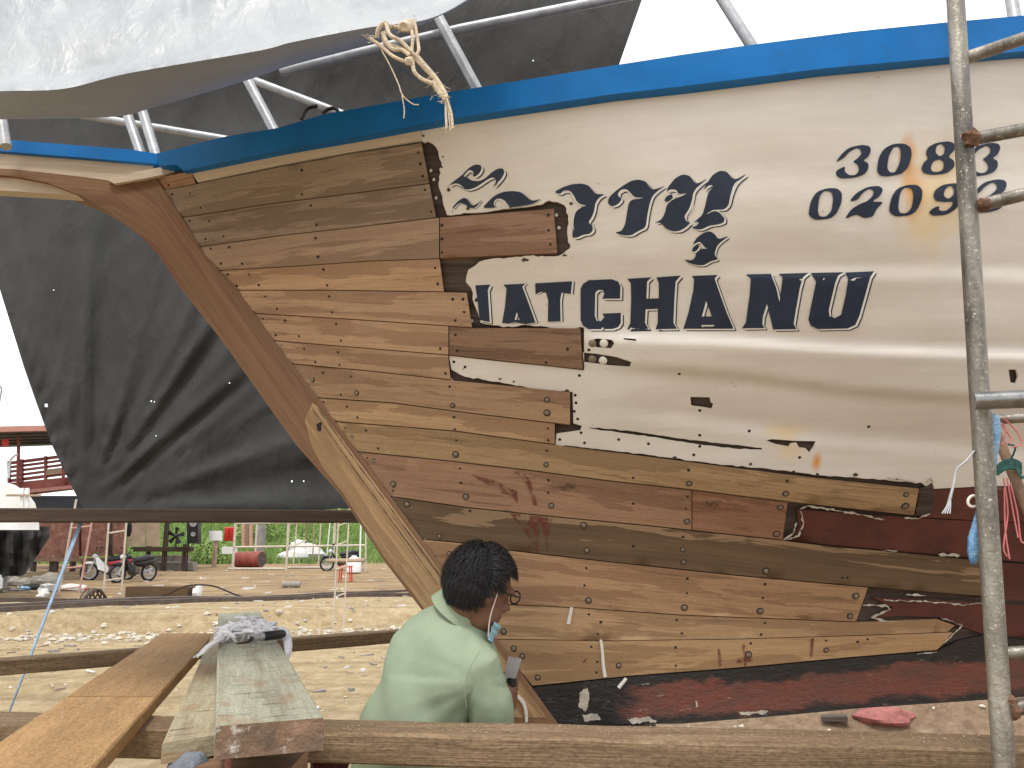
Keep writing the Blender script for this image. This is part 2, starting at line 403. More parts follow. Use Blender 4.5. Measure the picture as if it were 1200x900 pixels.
M['navy'] = plain('navy_lettering', (0.020, 0.034, 0.068), 0.45, var=0.3, scale=14, bstr=0.05)
M['white_line'] = plain('white_lettering_edge', (0.80, 0.79, 0.75), 0.5, var=0.08, bstr=0)
M['galv'] = plain('galvanised_pipe', (0.50, 0.51, 0.52), 0.42, 0.35, var=0.3, scale=20, bstr=0.1)
M['nail'] = plain('dark_nail', (0.028, 0.02, 0.016), 0.7, bstr=0)
M['bolt'] = plain('bolt_head', (0.30, 0.235, 0.18), 0.45, 0.3, var=0.4, scale=60, bstr=0)
M['putty'] = plain('white_putty', (0.78, 0.75, 0.68), 0.6, var=0.1, bstr=0.2, scale=30)
def smear_mat():
    m, nt, b = newmat('red_paint_smear'); v = coords(nt, 'Object', (1, 1, .4), False)
    b.inputs['Base Color'].default_value = (.20, .05, .035, 1); b.inputs['Roughness'].default_value = .6
    L(nt, ramp(nt, noi(nt, v, 45, 6, .7), [(.42, .0), (.64, .7)]), b.inputs['Alpha']); return m
M['smear'] = smear_mat()
M['oldwhite'] = plain('dirty_old_white_paint', (0.62, 0.57, 0.48), 0.6, var=0.35, scale=40, bstr=0.3)
M['pencil'] = plain('pencil_mark', (0.07, 0.05, 0.04), 0.8, bstr=0)
M['paleplank'] = wood('bare_pale_plank', (0.66, 0.545, 0.42), (0.72, 0.605, 0.48), (0.56, 0.42, 0.31), (0.58, 0.7), 0.4, tint=False)

boat = empty('boat', (0.2, 2.75, 0.0), 'wooden fishing boat bow with bare new planks beside cream painted topsides', 'boat')

S = {}
S[0] = [(190, 223), (231, 215), (329, 195), (410, 180), (494, 167)]
S[1] = [(213, 255), (308, 240), (395, 229), (503, 215)]
S[2] = [(236, 289), (329, 276), (410, 267), (511, 255), (649, 244)]
S[3] = [(257, 317), (345, 312), (430, 306), (515, 303), (653, 297)]
S[4] = [(279, 340), (385, 340), (520, 342), (560, 343)]
S[5] = [(297, 367), (410, 374), (554, 384), (680, 384)]
S[6] = [(320, 399), (415, 407), (525, 416), (683, 433)]
S[7] = [(340, 426), (435, 435), (527, 445), (600, 452), (668, 459)]
S[8] = [(370, 466), (460, 472), (550, 484), (668, 498)]
S[9] = [(393, 494), (532, 505), (650, 521), (700, 527), (840, 545), (910, 554), (960, 560), (1077, 572)]
S[10] = [(418, 529), (525, 540), (620, 551), (710, 563), (810, 574), (922, 588), (1071, 604)]
S[11] = [(459, 582), (550, 595), (655, 606), (760, 616), (917, 633), (973, 640), (1032, 645), (1153, 657)]
S[12] = [(497, 632), (560, 638), (589, 644), (693, 656), (860, 674), (1016, 688), (1153, 699)]
S[13] = [(545, 702), (587, 708), (688, 713), (800, 721), (1003, 729)]
S[14] = [(580, 749), (720, 751), (860, 749), (1000, 745), (1110, 741)]
S[15] = [(624, 804), (740, 792), (860, 783), (904, 779), (1000, 770), (1098, 762)]
def strip(a, b, x0, x1, ends=None):
    """outline between seam a and seam b from x0 to x1; x may be None (at the stem)"""
    def side(s, x0, x1):
        lo = s[0][0] if x0 is None else x0
        ext = [(lo - 9, interp(s, lo) + .45 * (interp(s, lo) - interp(s, lo + 9)))] if x0 is None else []     # runs in under the stem
        return ext + [(lo, interp(s, lo))] + [p for p in s if lo + 3 < p[0] < x1 - 3] + [(x1, interp(s, x1))]
    xa0, xb0 = (x0 if isinstance(x0, tuple) else (x0, x0)); xa1, xb1 = (x1 if isinstance(x1, tuple) else (x1, x1))
    top = [(x, y + 0.6) for x, y in side(a, xa0, xa1)]; bot = [(x, y - 0.6) for x, y in side(b, xb0, xb1)]
    return top + bot[::-1]
PLANKS = [  # seams, x from, x to, tint
    (0, 1, None, (494, 503), (0.70, .75, .80), 'plank'), (1, 2, None, (503, 511), (0.66, .70, .76), 'plank'),
    (2, 3, None, 514.4, (0.90, .89, .90), 'plank'), (2, 3, 515.6, (649, 653), (0.66, .58, .58), 'plank'),
    (3, 4, None, (515, 520), (1.15, 1.06, .97), 'plank'), (4, 5, None, (547, 553), (1.0, .93, .87), 'plank'),
    (5, 6, None, 525.4, (0.98, .90, .82), 'plank'), (5, 6, 526.6, (680, 683), (0.60, .53, .50), 'plank'),
    (6, 7, None, (525, 528), (0.95, .88, .80), 'plank'), (7, 8, None, (668, 668), (0.86, .80, .72), 'plank'),
    (8, 9, None, (650, 650), (1.08, 1.0, .85), 'plank'), (9, 10, None, (1077, 1071), (0.86, .82, .66), 'plank'),
    (10, 11, None, 810.4, (0.80, .68, .62), 'plank'), (10, 11, 811.6, (923, 917), (0.62, .47, .42), 'plank'),
    (11, 12, None, 1153, (0.90, .90, .86), 'plank_dark'), (12, 13, None, (1017, 1003), (0.88, .77, .64), 'plank'),
    (13, 14, None, (1003, 1003), (0.92, .85, .70), 'plank'), (14, 15, None, (1003, 1003), (0.92, .84, .66), 'plank'),
]
plank_polys = []
rp = random.Random(3)
for a, b, x0, x1, tint, mk in PLANKS:
    poly = strip(S[a], S[b], x0, x1)
    if a == 13: poly = poly[:len(poly) // 2] + [(1060, 726.5), (1100, 725), (1118, 732), (1112, 740.5)] + poly[len(poly) // 2:] if False else strip(S[13], S[14], None, 1003)[:-0 or None]
    if (a, b) in ((13, 14), (14, 15)):
        top = [p for p in poly if p in poly][:]
        if a == 13:
            t = [(x, y + .45) for x, y in S[13]] + [(1060, 727), (1098, 725.5), (1119, 733)]; bt = [(x, y - .45) for x, y in S[14]]
        else:
            t = [(x, y + .45) for x, y in S[14]] + [(1116, 741)]; bt = [(x, y - .45) for x, y in S[15]] + [(1104, 756)]
        poly = t + bt[::-1]
    off = rp.uniform(0.006, 0.011)
    o = sheet('plank', poly, M[mk], boat, DH, off, 0.019, 15, S[a])
    k = rp.uniform(.95, 1.05); o.color = (*[c * k for c in tint], 1)
    plank_polys.append((poly, off, o))
# short plank end that shows under the rail
o = sheet('plank', [(182, 209), (224, 201), (229, 214.5), (193, 222.5)], M['plank'], boat, DH, 0.008, 0.02, 12, S[0]); o.color = (0.95, .8, .7, 1)
plank_polys.append(([(182, 209), (224, 201), (229, 214.5), (193, 222.5)], .008, o))

# fastenings: shared meshes, one object for each
NAILS = [(201.6,227.7),(222.7,226.4),(213.4,247),(235,243.5),(353.8,199.6),(353.8,227.7),(222.3,258.7),(245.3,259.2),(240.9,279.9),(261.8,277.1),(364.2,240.8),(371,263.4),(247,291.5),(268.7,289.6),(369.7,279),(372.4,301),(259,308.8),(283.7,308.8),(266.8,321.5),(291.8,321.7),(379,315.8),(277.4,335.2),(303.2,334.1),(383.4,334.3),(197.6,217.1),(490,178.8),(492.5,192),(495.3,206.5),(498,222.5),(505.3,248),(518,264),(518,280),(518,296),(642.5,252),(643,270),(645,286.3),(510,313.8),(513,332.5),(288,347.5),(310.8,347.5),(385.8,347.5),(298.8,361.3),(324.5,361.8),(389,366),(308,373.8),(334,375.8),(394,379.5),(323,392.5),(350.5,394),(399.5,399),(330,405.5),(356.5,408.8),(396,412.8),(343,420),(369.5,424),(398,427.5),(351,433),(378.8,436.8),(411,441),(530.5,350.5),(542.5,350.5),(544,365.8),(533.5,375.5),(533.8,392.5),(536,411),(516,408.5),(522,437.5),(527,453),(379,471),(406.5,476.5),(418.8,489),(532,488.8),(533,503),(399.5,462.5),(404,502),(429,504.5),(443,525.5),(534.5,516),(430,537),(460.8,575),(539,549),(540,565.8),(550.8,598.5),(642,501.8),(642.5,515.8),(640.8,528),(642.5,562.5),(642.5,577.5),(807,551),(922.5,563.5),(805.8,582),(803.8,596),(800.5,629),(896.5,684.5),(894,701),(896.5,730),(892,743.5),(879.7,754),(1016.8,749),(968,750.7),(987,677),(993,677),(687,665.6),(685,686),(805.6,678),(805,695),(592.8,715.5),(578,729.6),(690,720),(700.5,743),(704,729),(693,758),(700,775.5),(699,788),(791.7,758.7),(792,780),(793,726.7),(799,742),(665,409),(640,425),(1005,752),(600,575),(742,560),(742,590),(742,640)]
BOLTS = [(366,445),(418,460.5),(530.5,475),(413,511),(438.5,540.5),(460.8,567.5),(477,591),(514.8,628.5),(526.5,649),(534,532.5),(546,582),(641,483.8),(641,468.5),(640,544.5),(646,592.5),(684,615.5),(687.5,645),(807.5,566.5),(920.8,578.5),(914.5,594.5),(805,611),(910,625.5),(800,644),(1061.9,579.5),(1060.8,593),(897.6,669),(1002.7,698.4),(996,722),(890.7,716),(877,767),(968,762),(689.6,703.7),(802,712),(590,740),(602,760),(612,769),(630,794),(725,780),(801,658.7)]
nm = MB(); nm.lathe((0, 0, 0), (0, 0, 1), [(-.004, .0052), (.0008, .0052), (.0012, .003)], 9)
bmh = MB(); bmh.lathe((0, 0, 0), (0, 0, 1), [(-.004, .0125), (.0012, .0125), (.0014, .0095)], 14, 0); bmh.lathe((0, 0, 0), (0, 0, 1), [(0, .0085), (.003, .0085), (.0048, .0055)], 12, 1)
def normal_at(x, y, off):
    a, b, c = (P(x + dx, y + dy, DH(x + dx, y + dy) - off) for dx, dy in ((0, 0), (4, 0), (0, 4)))
    n = (b - a).cross(c - a).normalized()
    return a, (n if n.y < 0 else -n)
def fasten(pts, proto, mats, name):
    first = None
    for x, y in pts:
        for poly, off, o in plank_polys:
            if pip(np.array([x]), np.array([y]), [poly])[0]:
                p, n = normal_at(x, y, off)
                if first is None:
                    ob = proto.build(name, mats); first = ob
                else:
                    ob = first.copy(); ob.parent = None; ob.matrix_parent_inverse = Matrix(); COL.objects.link(ob)
                ob.matrix_basis = Matrix.LocRotScale(p, n.to_track_quat('Z', 'Y'), Vector((1, 1, 1)) * rp.uniform(.72, 1.02))
                put(ob, o); break
fasten(NAILS, nm, M['nail'], 'nail')
fasten(BOLTS, bmh, [M['nail'], M['bolt']], 'bolt')

# old planking behind everything
RAIL_LO = [(150, 207), (182, 203), (215, 200), (329, 176), (410, 161.5), (533, 138), (720, 110), (800, 101), (967, 80), (1110, 67), (1200, 60), (1330, 50)]
RAIL_HI = [(150, 184), (183, 180), (266, 159.5), (325, 150), (379, 134), (508, 111), (563, 102), (723, 76), (800, 64), (877, 53), (1000, 37), (1110, 26), (1200, 18), (1330, 9)]
KEEL_LO = [(652, 850), (800, 848), (923, 838), (1007, 830), (1157, 820), (1330, 806)]
def seg(s, x0, x1): return [(x0, interp(s, x0))] + [p for p in s if x0 + 2 < p[0] < x1 - 2] + [(x1, interp(s, x1))]
back = seg(RAIL_LO, 182, 1330) + seg(KEEL_LO, 652, 1330)[::-1] + [(x + 5, y) for x, y in STEM_R if 210 < y < 840][::-1]
near = sheet('old_planking', back, M['oldwood'], boat, DH, -0.0135, 0.03, 14)
# far side of the hull: the near side mirrored in the boat's centre plane
pn = Vector((0.11, -1, 0)).normalized(); pp = Vector((0, 2.735, 0))
fm = near.data.copy(); co = np.empty(len(fm.vertices) * 3); fm.vertices.foreach_get('co', co); co = co.reshape(-1, 3)
dd = (co - np.array(pp)) @ np.array(pn); co = co - (dd + np.maximum(dd, .05))[:, None] * np.array(pn)[None]; fm.vertices.foreach_set('co', co.ravel()); fm.flip_normals()
fo = bpy.data.objects.new('far_side_planking', fm); COL.objects.link(fo); put(fo, boat)

# cream painted skin with torn edge
edge = [(494, 165.5), (502, 165), (511, 172), (517, 190), (514, 215), (520, 240), (524, 252), (575, 247.5), (620, 242), (648, 236), (662, 240), (666, 252), (665, 275), (668, 291), (655, 299.5),
        (620, 300), (585, 302), (562, 307), (549, 316), (546, 330), (552, 337), (556, 356), (563, 378), (590, 383), (616, 380.5), (645, 384), (662, 388), (680, 383)]
edge = jag(edge[:5], 2.2, 4, 1)[:-1] + jag(edge[4:9], 1.4, 5, 2)[:-1] + jag(edge[8:15], 2.4, 4, 3)[:-1] + jag(edge[14:], 1.6, 5, 4)
edge2 = [(684.5, 384), (684.5, 433.5)] 
tongue = [(684, 434), (640, 429), (585, 423.5), (526, 417), (529, 433)] + jag([(529, 433), (545, 441), (580, 447), (620, 455), (655, 459), (671, 459)], 1.6, 5, 5)[1:]
low = [(671, 459), (672, 496), (682, 499), (680, 504), (652, 508), (651, 521)] + jag([(651, 521), (700, 526), (760, 533), (840, 544), (900, 549), (960, 557), (1030, 562), (1080, 566), (1092, 573)], 1.1, 6, 6)[1:]
right = [(1150, 570), (1200, 569), (1330, 567)]
skin = seg(RAIL_LO, 221, 1330) + right[::-1] + low[::-1] + tongue[::-1] + edge2[::-1] + edge[::-1] + [(410, 179), (329, 194), (232, 214)]
holes = [[(809, 465), (832, 465.5), (833, 471), (836, 473), (834, 478.5), (822, 476.5), (810, 475)],
         [(898, 516), (905, 514.5), (930, 516.5), (956, 517), (953, 524), (948, 530), (944, 525), (936, 524), (933, 518.5), (927, 519), (924, 523), (908, 520)],
         jag([(690, 500.5), (740, 505), (790, 513), (840, 519), (870, 522), (893, 525)], .7, 6, 8) + jag([(893, 527), (860, 525.5), (820, 521), (780, 514.5), (735, 508), (692, 502)], .7, 6, 9),
         [(690, 399), (700, 396.5), (717, 398), (720, 402), (716, 408), (700, 407), (692, 404)],
         [(683, 413), (700, 414.5), (722, 418), (740, 424), (738, 429.5), (715, 428), (684, 424)],
         [(1182, 433), (1191, 433), (1193, 441), (1190, 449), (1184, 448), (1183, 441)],
         [(730, 396), (745, 397), (746, 399.5), (732, 398)]]
sheet('painted_topside', [skin] + holes, M['cream'], boat, DH, 0.001, 0.006, 5.5)
# bolts in the openings of the paint
for cx, cy in ((694.5, 402), (708, 402), (694.5, 420.5), (707, 422)):
    mb = MB(); p, n = normal_at(cx, cy, -.006); mb.lathe(p, n, [(0, .013), (.006, .013), (.009, .008)], 14); mb.build('old_bolt', M['putty' if cx > 700 else 'bolt'], boat)
# small nail holes with white filler on the bare strips
for cx, cy in ((505, 200), (508.5, 210.5), (511, 232), (652, 252), (655, 267), (529, 445), (553, 376)):
    mb = MB(); p, n = normal_at(cx, cy, -.0135); mb.lathe(p, n, [(0, .0055), (.002, .0045)], 9); mb.build('nail_filler', M['putty'], boat)
# chips and holes in the paint near its torn edge
rk = random.Random(31)
for bx, by in [edge[i] for i in range(0, len(edge), 5)] + [tongue[i] for i in range(5, len(tongue), 4)] + [low[i] for i in range(6, len(low), 7)]:
    cx, cy = bx + rk.uniform(2, 12), by + rk.uniform(-8, 8)
    if not pip(np.array([cx]), np.array([cy]), [skin])[0]: continue
    r0 = rk.uniform(.8, 2.6); sx = rk.uniform(.8, 2.2)
    sheet('paint_chip', [(cx + r0 * sx * rk.uniform(.5, 1.2) * math.cos(a), cy + r0 * rk.uniform(.5, 1.2) * math.sin(a)) for a in [k * .7 for k in range(9)]], M['oldwood'], boat, DH, .0022, .0006, 6)
for cx, cy in ((674, 463), (675, 472), (673, 482), (677, 491), (656, 515), (681, 507), (685, 519), (820, 481), (820, 510), (820, 523), (813, 533), (937, 536), (930, 553), (532, 424), (545, 430), (679, 440), (796, 438), (558, 352), (676, 397), (690, 410), (878, 505), (1018, 500), (760, 520), (725, 515)):
    mb = MB(); q, n_ = normal_at(cx, cy, .001); mb.lathe(q, n_, [(-.002, .005), (.0006, .005), (.0008, .003)], 9); mb.build('nail_hole', M['nail'], boat)
sheet('bare_pale_strip', [(222, 201), (260, 192), (329, 177.5), (410, 163), (494, 147), (494, 164), (410, 178.5), (329, 193.5), (232, 213.5)], M['paleplank'], boat, DH, .0035, .005, 14, S[0])

# red antifouling planks aft of the new ones
for poly in ([(1093, 574), (1150, 571), (1330, 568), (1330, 618), (1150, 610), (1080, 606), (1074, 601)],
             [(934, 597), (1000, 602), (1073, 607), (1150, 611), (1330, 619), (1330, 668), (1153, 655), (1032, 644), (973, 638.5), (924, 633), (936, 618)],
             [(1154.5, 658), (1330, 670), (1330, 716), (1154.5, 700)],
             jag([(1022, 700), (1060, 701), (1100, 703), (1150, 706), (1330, 717)], 1, 8, 3) + [(1330, 760)] + jag([(1150, 742), (1130, 735), (1100, 723), (1060, 722), (1024, 724), (1046, 712), (1022, 700)], 1, 6, 4)[:-1]):
    o = sheet('old_red_plank', poly, M['red'], boat, DH, rp.uniform(.0, .004), .012, 16)
# keel timber
sheet('keel', [(620, 806)] + [(x, y + 1) for x, y in S[15]][1:] + [(1125, 750), (1152, 745), (1330, 764)] + seg(KEEL_LO, 652, 1330)[::-1] + [(640, 832)], M['keel'], boat, DH, 0.006, 0.15, 12, S[15])
# torn white paint edges round the bare places
def ribbon(name, pts, w, mat, off, amp=.8, Df=DH, seed=0, n=5):
    r = random.Random(seed); q = jag(pts, amp, n, seed); up = []; dn = []
    for i, p in enumerate(q):
        a, b = q[max(0, i - 1)], q[min(len(q) - 1, i + 1)]; l = math.hypot(b[0] - a[0], b[1] - a[1]) or 1
        nx, ny = -(b[1] - a[1]) / l, (b[0] - a[0]) / l; ww = w * r.choice((.12, .3, .45, .7, .9)) / 2 * (0.4 if i in (0, len(q) - 1) else 1)
        up.append((p[0] + nx * ww, p[1] + ny * ww)); dn.append((p[0] - nx * ww, p[1] - ny * ww))
    return sheet(name, up + dn[::-1], mat, boat, Df, off, .003, 12)
for k, (pts, w) in enumerate([([(938, 596), (946, 593), (1000, 601), (1036, 609)], 3.2), ([(934, 612), (930, 625), (918, 633), (936, 628), (942, 612), (938, 598)], 3), ([(1034, 645), (1052, 646)], 3),
                ([(1100, 650), (1125, 651)], 4.5), ([(1062, 697), (1085, 698)], 4), ([(1036, 703), (1060, 704), (1100, 706), (1130, 709), (1152, 706)], 2.4), ([(1012, 709), (1040, 710), (1043, 714), (1022, 724), (1040, 728)], 4),
                ([(1045, 728), (1075, 729), (1100, 727)], 2.5), ([(1103, 724), (1128, 733), (1112, 748), (1105, 754)], 2.2), ([(1060, 607), (1075, 608), (1090, 602)], 3), ([(1098, 764), (1075, 767)], 2),
                ([(1086, 566), (1091, 560), (1094, 566)], 2), ([(1040, 560), (1062, 563), (1076, 566)], 2.4)]):
    ribbon('torn_paint_edge', pts, w, M['oldwhite'], .008, 1.1, seed=k, n=3)
# exposed stump at the end of the long plank
sheet('exposed_plank_end', jag([(1078, 573), (1092, 566), (1095, 580), (1093, 600), (1073, 605), (1078, 573)], 1.2, 4, 12)[:-1], M['oldwood'], boat, DH, .004, .02, 8)
for poly in ([(684, 808), (689, 806), (691, 818), (686, 834), (678, 828), (679, 815)], [(682, 838), (700, 836), (704, 843), (684, 845)], [(735, 843), (758, 840), (770, 846), (740, 848)], [(866, 835), (900, 833), (898, 836), (868, 838)], [(815, 822), (817, 821.5), (818, 828), (816, 829)]):
    sheet('paint_flake', jag(poly + poly[:1], 1.8, 2.5, 21)[:-1], M['oldwhite'], boat, DH, .009, .003, 8)
# putty runs
for pts, w in (([(670, 712), (668, 722), (666, 731)], 5), ([(704, 750), (706, 765), (707, 780), (709, 793)], 4.4), ([(734, 795), (729, 801), (725, 806)], 5), ):
    mb = MB(); mb.tube([P(x, y, DH(x, y) - .013) for x, y in pts], [w * .0011, w * .0012, w * .0013, w * .0015][:len(pts)], 8, smooth=4); mb.build('putty_run', M['putty'], boat)
# red paint smears and marks on the new planks
SM = [[(597, 601), (648, 607), (646, 611), (644, 622), (641, 648), (637, 622), (633, 612), (630, 612), (632, 630), (630, 649), (622, 632), (612, 618), (604, 610)],
      [(552, 556), (580, 563), (596, 572), (606, 575), (607, 590), (602, 584), (592, 578), (584, 580), (588, 574), (574, 570)], [(600, 553), (612, 551), (622, 565), (630, 592), (626, 592), (618, 570), (608, 556)],
      [(841, 761), (844, 760), (846, 779), (843, 781)], [(870, 755), (874, 755), (875, 781), (872, 782)], [(864, 773), (882, 771), (882, 775), (864, 777)], [(951, 748), (954, 748), (952, 770), (949, 771)], [(683, 775), (687, 771), (688, 773), (684, 778)]]
for k, poly in enumerate(SM): sheet('red_paint_mark', jag(poly + poly[:1], .5, 5, k)[:-1], M['smear'], boat, DH, .0122, .0006, 9)
for k in range(9):
    x = 655 + k * 3.5 if k < 5 else 823 + (k - 5) * 5; y = (568 if k < 5 else 590) + rp.uniform(-2, 2)
    ribbon('pencil_scribble', [(x, y), (x + 4, y + rp.uniform(-4, 5)), (x + 7, y + rp.uniform(-3, 3)), (x + 3, y + rp.uniform(2, 6))], 0.5, M['pencil'], .0125, .3, seed=k)

# lettering -------------------------------------------------------------
def tr(ox, oy, k, pts): return [(ox + x / k, oy + y / k) for x, y in pts]
def chaikin(l, n):
    for _ in range(n):
        q = []
        for i, a in enumerate(l):
            b = l[(i + 1) % len(l)]; q += [(a[0] * .8 + b[0] * .2, a[1] * .8 + b[1] * .2), (a[0] * .2 + b[0] * .8, a[1] * .2 + b[1] * .8)]
        l = q
    return l
def letter(name, loops, shadow=True, sh=(3.6, 2.6), rnd=0):
    mb = MB(); loops = [chaikin(l, rnd) for l in loops]
    if shadow:
        sheet('', [[(x + sh[0], y + sh[1]) for x, y in l] for l in loops], None, None, DH, .0022, 0, 12, mb=mb, mi=0)
        sheet('', [[(x + sh[0] * .62, y + sh[1] * .62) for x, y in l] for l in loops], None, None, DH, .0028, 0, 12, mb=mb, mi=1)
    sheet('', loops, None, None, DH, .0034, 0, 12, mb=mb, mi=0)
    mb.build(name, [M['navy'], M['white_line']], boat, False)
A = lambda *p: tr(510, 180, 6, p); B = lambda *p: tr(690, 180, 6, p); C = lambda *p: tr(530, 300, 5, p); E = lambda *p: tr(660, 300, 6, p); F = lambda *p: tr(830, 290, 5.4545, p); G = lambda *p: tr(930, 150, 4.615, p)
letter('letter', [A((75,240),(130,195),(190,150),(230,105),(280,75),(320,80),(328,105),(310,140),(275,165),(262,150),(268,130),(245,120),(215,135),(195,160),(220,165),(255,190),(310,195),(350,175),(400,130),(440,105),(475,103),(488,130),(470,170),(430,215),(405,238),(425,205),(428,180),(405,165),(370,180),(320,215),(280,240),(230,255),(190,245),(165,225),(130,210),(95,225))], rnd=2)
letter('letter', [A((120,386),(135,360),(165,330),(200,310),(225,318),(245,345),(262,368),(300,350),(330,320),(300,362),(275,384),(235,382),(215,362),(180,345),(150,360),(132,386))], sh=(2, 1), rnd=2)
letter('letter', [A((330,383),(365,345),(410,300),(470,270),(540,262),(600,270),(640,300),(670,328),(700,330),(740,318),(715,338),(690,352),(650,362),(600,370),(525,380),(510,355),(480,328),(445,320),(418,335),(415,360),(430,380))], sh=(1.5, .4), rnd=2)
letter('letter', [A((835,270),(900,235),(960,215),(1030,210),(1080,225),(1110,260),(1130,285),(1195,285),(1150,310),(1125,350),(1118,400),(1100,450),(1075,482),(1105,505),(1110,540),(1085,565),(1040,570),(1000,590),(965,592),(966,545),(975,440),(985,400),(1040,372),(1060,365),(1010,360),(985,330),(970,290),(940,268),(900,268),(875,285))], rnd=2)
letter('letter', [B((133,350),(140,310),(180,270),(240,225),(300,190),(350,182),(400,195),(430,235),(450,255),(500,240),(540,222),(480,265),(445,300),(425,360),(410,440),(400,520),(345,545),(300,575),(240,575),(180,555),(230,545),(255,500),(268,420),(280,350),(300,325),(375,315),(330,310),(305,290),(285,265),(250,255),(215,270),(207,295),(235,320),(200,360),(160,372))], rnd=2)
letter('letter', [B((455,490),(510,465),(535,420),(548,360),(585,325),(640,305),(685,280),(640,285),(615,262),(575,258),(545,270),(560,230),(610,170),(660,145),(710,155),(750,210),(780,205),(840,170),(770,230),(735,270),(725,330),(705,390),(670,440),(685,475),(715,488),(700,500),(680,520),(640,545),(590,548),(545,530),(520,500),(490,482)), B((530,330),(545,300),(580,285),(600,300),(575,328),(550,342))], rnd=2)
letter('letter', [B((735,484),(760,465),(800,430),(818,370),(840,270),(880,232),(855,218),(820,240),(800,262),(830,210),(870,150),(920,120),(970,125),(1010,175),(1040,180),(1120,135),(1030,210),(1000,290),(985,360),(950,395),(890,392),(930,415),(955,450),(950,485),(900,500),(850,505),(790,535),(745,530),(725,520),(760,505),(778,485))], rnd=2)
letter('letter', [B((665,745),(720,752),(745,735),(760,690),(790,672),(830,668),(800,640),(780,620),(745,632),(730,640),(760,590),(810,555),(850,545),(885,565),(910,605),(990,575),(930,620),(900,650),(882,710),(910,745),(860,755),(810,785),(760,785),(710,772)), B((725,680),(735,655),(768,642),(778,655),(756,685),(735,692))], sh=(2.6, 2.4), rnd=2)
letter('letter', [C((135,172),(222,168),(208,200),(212,260),(220,388),(160,375),(150,280))])
letter('letter', [C((300,168),(428,162),(410,180),(430,230),(470,340),(488,390),(430,400),(370,388),(330,396),(292,392),(308,300),(318,190)), C((378,328),(395,375),(365,375))], sh=(3.4, .6))
letter('letter', [C((485,160),(702,148),(695,222),(665,218),(640,215),(632,260),(635,382),(560,386),(562,260),(550,215),(520,210),(488,225))], sh=(3.4, .6))
letter('letter', [E((122,230),(140,195),(180,170),(340,163),(385,180),(402,210),(400,300),(275,300),(290,265),(280,240),(245,238),(225,260),(222,420),(235,455),(265,460),(290,430),(275,405),(405,400),(405,470),(385,500),(345,515),(180,515),(140,490),(122,450))])
letter('letter', [E((450,160),(620,150),(590,180),(585,300),(672,298),(672,190),(655,150),(825,138),(790,180),(782,300),(775,470),(800,512),(650,515),(665,470),(665,372),(580,375),(575,470),(600,512),(450,515),(472,470),(478,300),(475,190))])
letter('letter', [E((905,140),(1085,133),(1065,160),(1100,260),(1150,400),(1190,490),(1196,512),(845,512),(880,400),(915,240),(920,165)), E((1005,315),(1045,425),(975,425)), E((968,485),(1065,485),(1050,502),(980,502))])
letter('letter', [F((240,172),(400,168),(435,260),(455,350),(470,240),(475,190),(450,168),(640,162),(605,190),(585,260),(560,400),(545,490),(565,522),(415,525),(375,360),(350,440),(345,490),(360,515),(215,517),(240,480),(265,300),(272,200))])
letter('letter', [F((655,162),(865,158),(830,180),(810,230),(770,400),(775,440),(810,452),(850,430),(880,300),(895,200),(875,160),(1060,152),(1035,190),(1010,280),(965,440),(940,495),(890,518),(700,522),(655,500),(640,460),(660,360),(690,220))])
def swirl(pts, w=1.3):
    q, _ = catmull([Vector((x, y, 0)) for x, y in pts], 1.0, 5); up = []; dn = []
    for i, v in enumerate(q):
        d = q[min(i + 1, len(q) - 1)] - q[max(i - 1, 0)]; d = d / (d.length or 1); ww = w * (.25 + .75 * math.sin(math.pi * min(.999, max(.001, i / (len(q) - 1))))) / 2
        up.append((v.x - d.y * ww, v.y + d.x * ww)); dn.append((v.x + d.y * ww, v.y - d.x * ww))
    sheet('letter_highlight', up + dn[::-1], M['white_line'], boat, DH, .0040, 0, 12, smooth=False)
for q in (A((440,378),(415,360),(425,328),(460,322),(495,345),(490,370),(460,372),(452,352)), A((875,290),(905,265),(945,268),(972,300),(990,335),(1020,358),(1060,366)), A((905,335),(930,318),(945,330),(925,345)), A((975,540),(968,480),(985,410),(1030,375)),
          B((225,310),(207,290),(225,262),(262,256),(290,280),(320,308),(380,312)), B((240,300),(262,285),(270,300),(245,318)), B((530,300),(560,262),(605,258),(620,280),(590,300),(640,300),(685,280)), B((690,455),(725,400),(740,320),(755,250),(800,215)), B((830,425),(880,400),(920,412),(950,450)), B((740,650),(770,625),(795,640),(805,660),(830,668)),
          A((205,160),(235,122),(262,128),(266,148)), A((130,212),(165,218),(200,242)), B((985,362),(1002,290),(1032,210),(1100,172)), B((545,532),(600,552),(660,538),(715,500),(765,478))): swirl(q)
three = [(225,188),(260,140),(300,105),(370,90),(410,97),(420,120),(405,155),(375,175),(405,190),(405,220),(385,250),(330,270),(255,273),(230,255),(230,230),(280,205),(275,235),(300,255),(335,255),(355,230),(350,200),(320,182),(345,165),(368,140),(362,115),(340,108),(300,130),(270,165)]
zero1 = [[(450,235),(460,160),(490,110),(540,85),(600,83),(635,105),(640,150),(620,215),(580,250),(510,262),(470,258)], [(505,215),(515,150),(540,105),(570,100),(582,125),(575,190),(550,240),(520,240)]]
eight = [[(690,220),(705,185),(730,165),(715,140),(725,105),(770,80),(840,70),(872,85),(872,120),(835,155),(868,175),(872,210),(830,245),(760,255),(705,245)], [(765,130),(775,95),(800,85),(820,105),(815,140),(790,155)], [(740,215),(755,180),(790,168),(815,185),(810,225),(780,238),(750,235)]]
zero2 = [[(80,460),(95,390),(125,345),(180,325),(235,325),(262,350),(260,400),(235,460),(200,490),(120,498),(90,480)], [(130,450),(140,370),(165,340),(205,345),(215,380),(205,450),(175,480),(140,478)]]
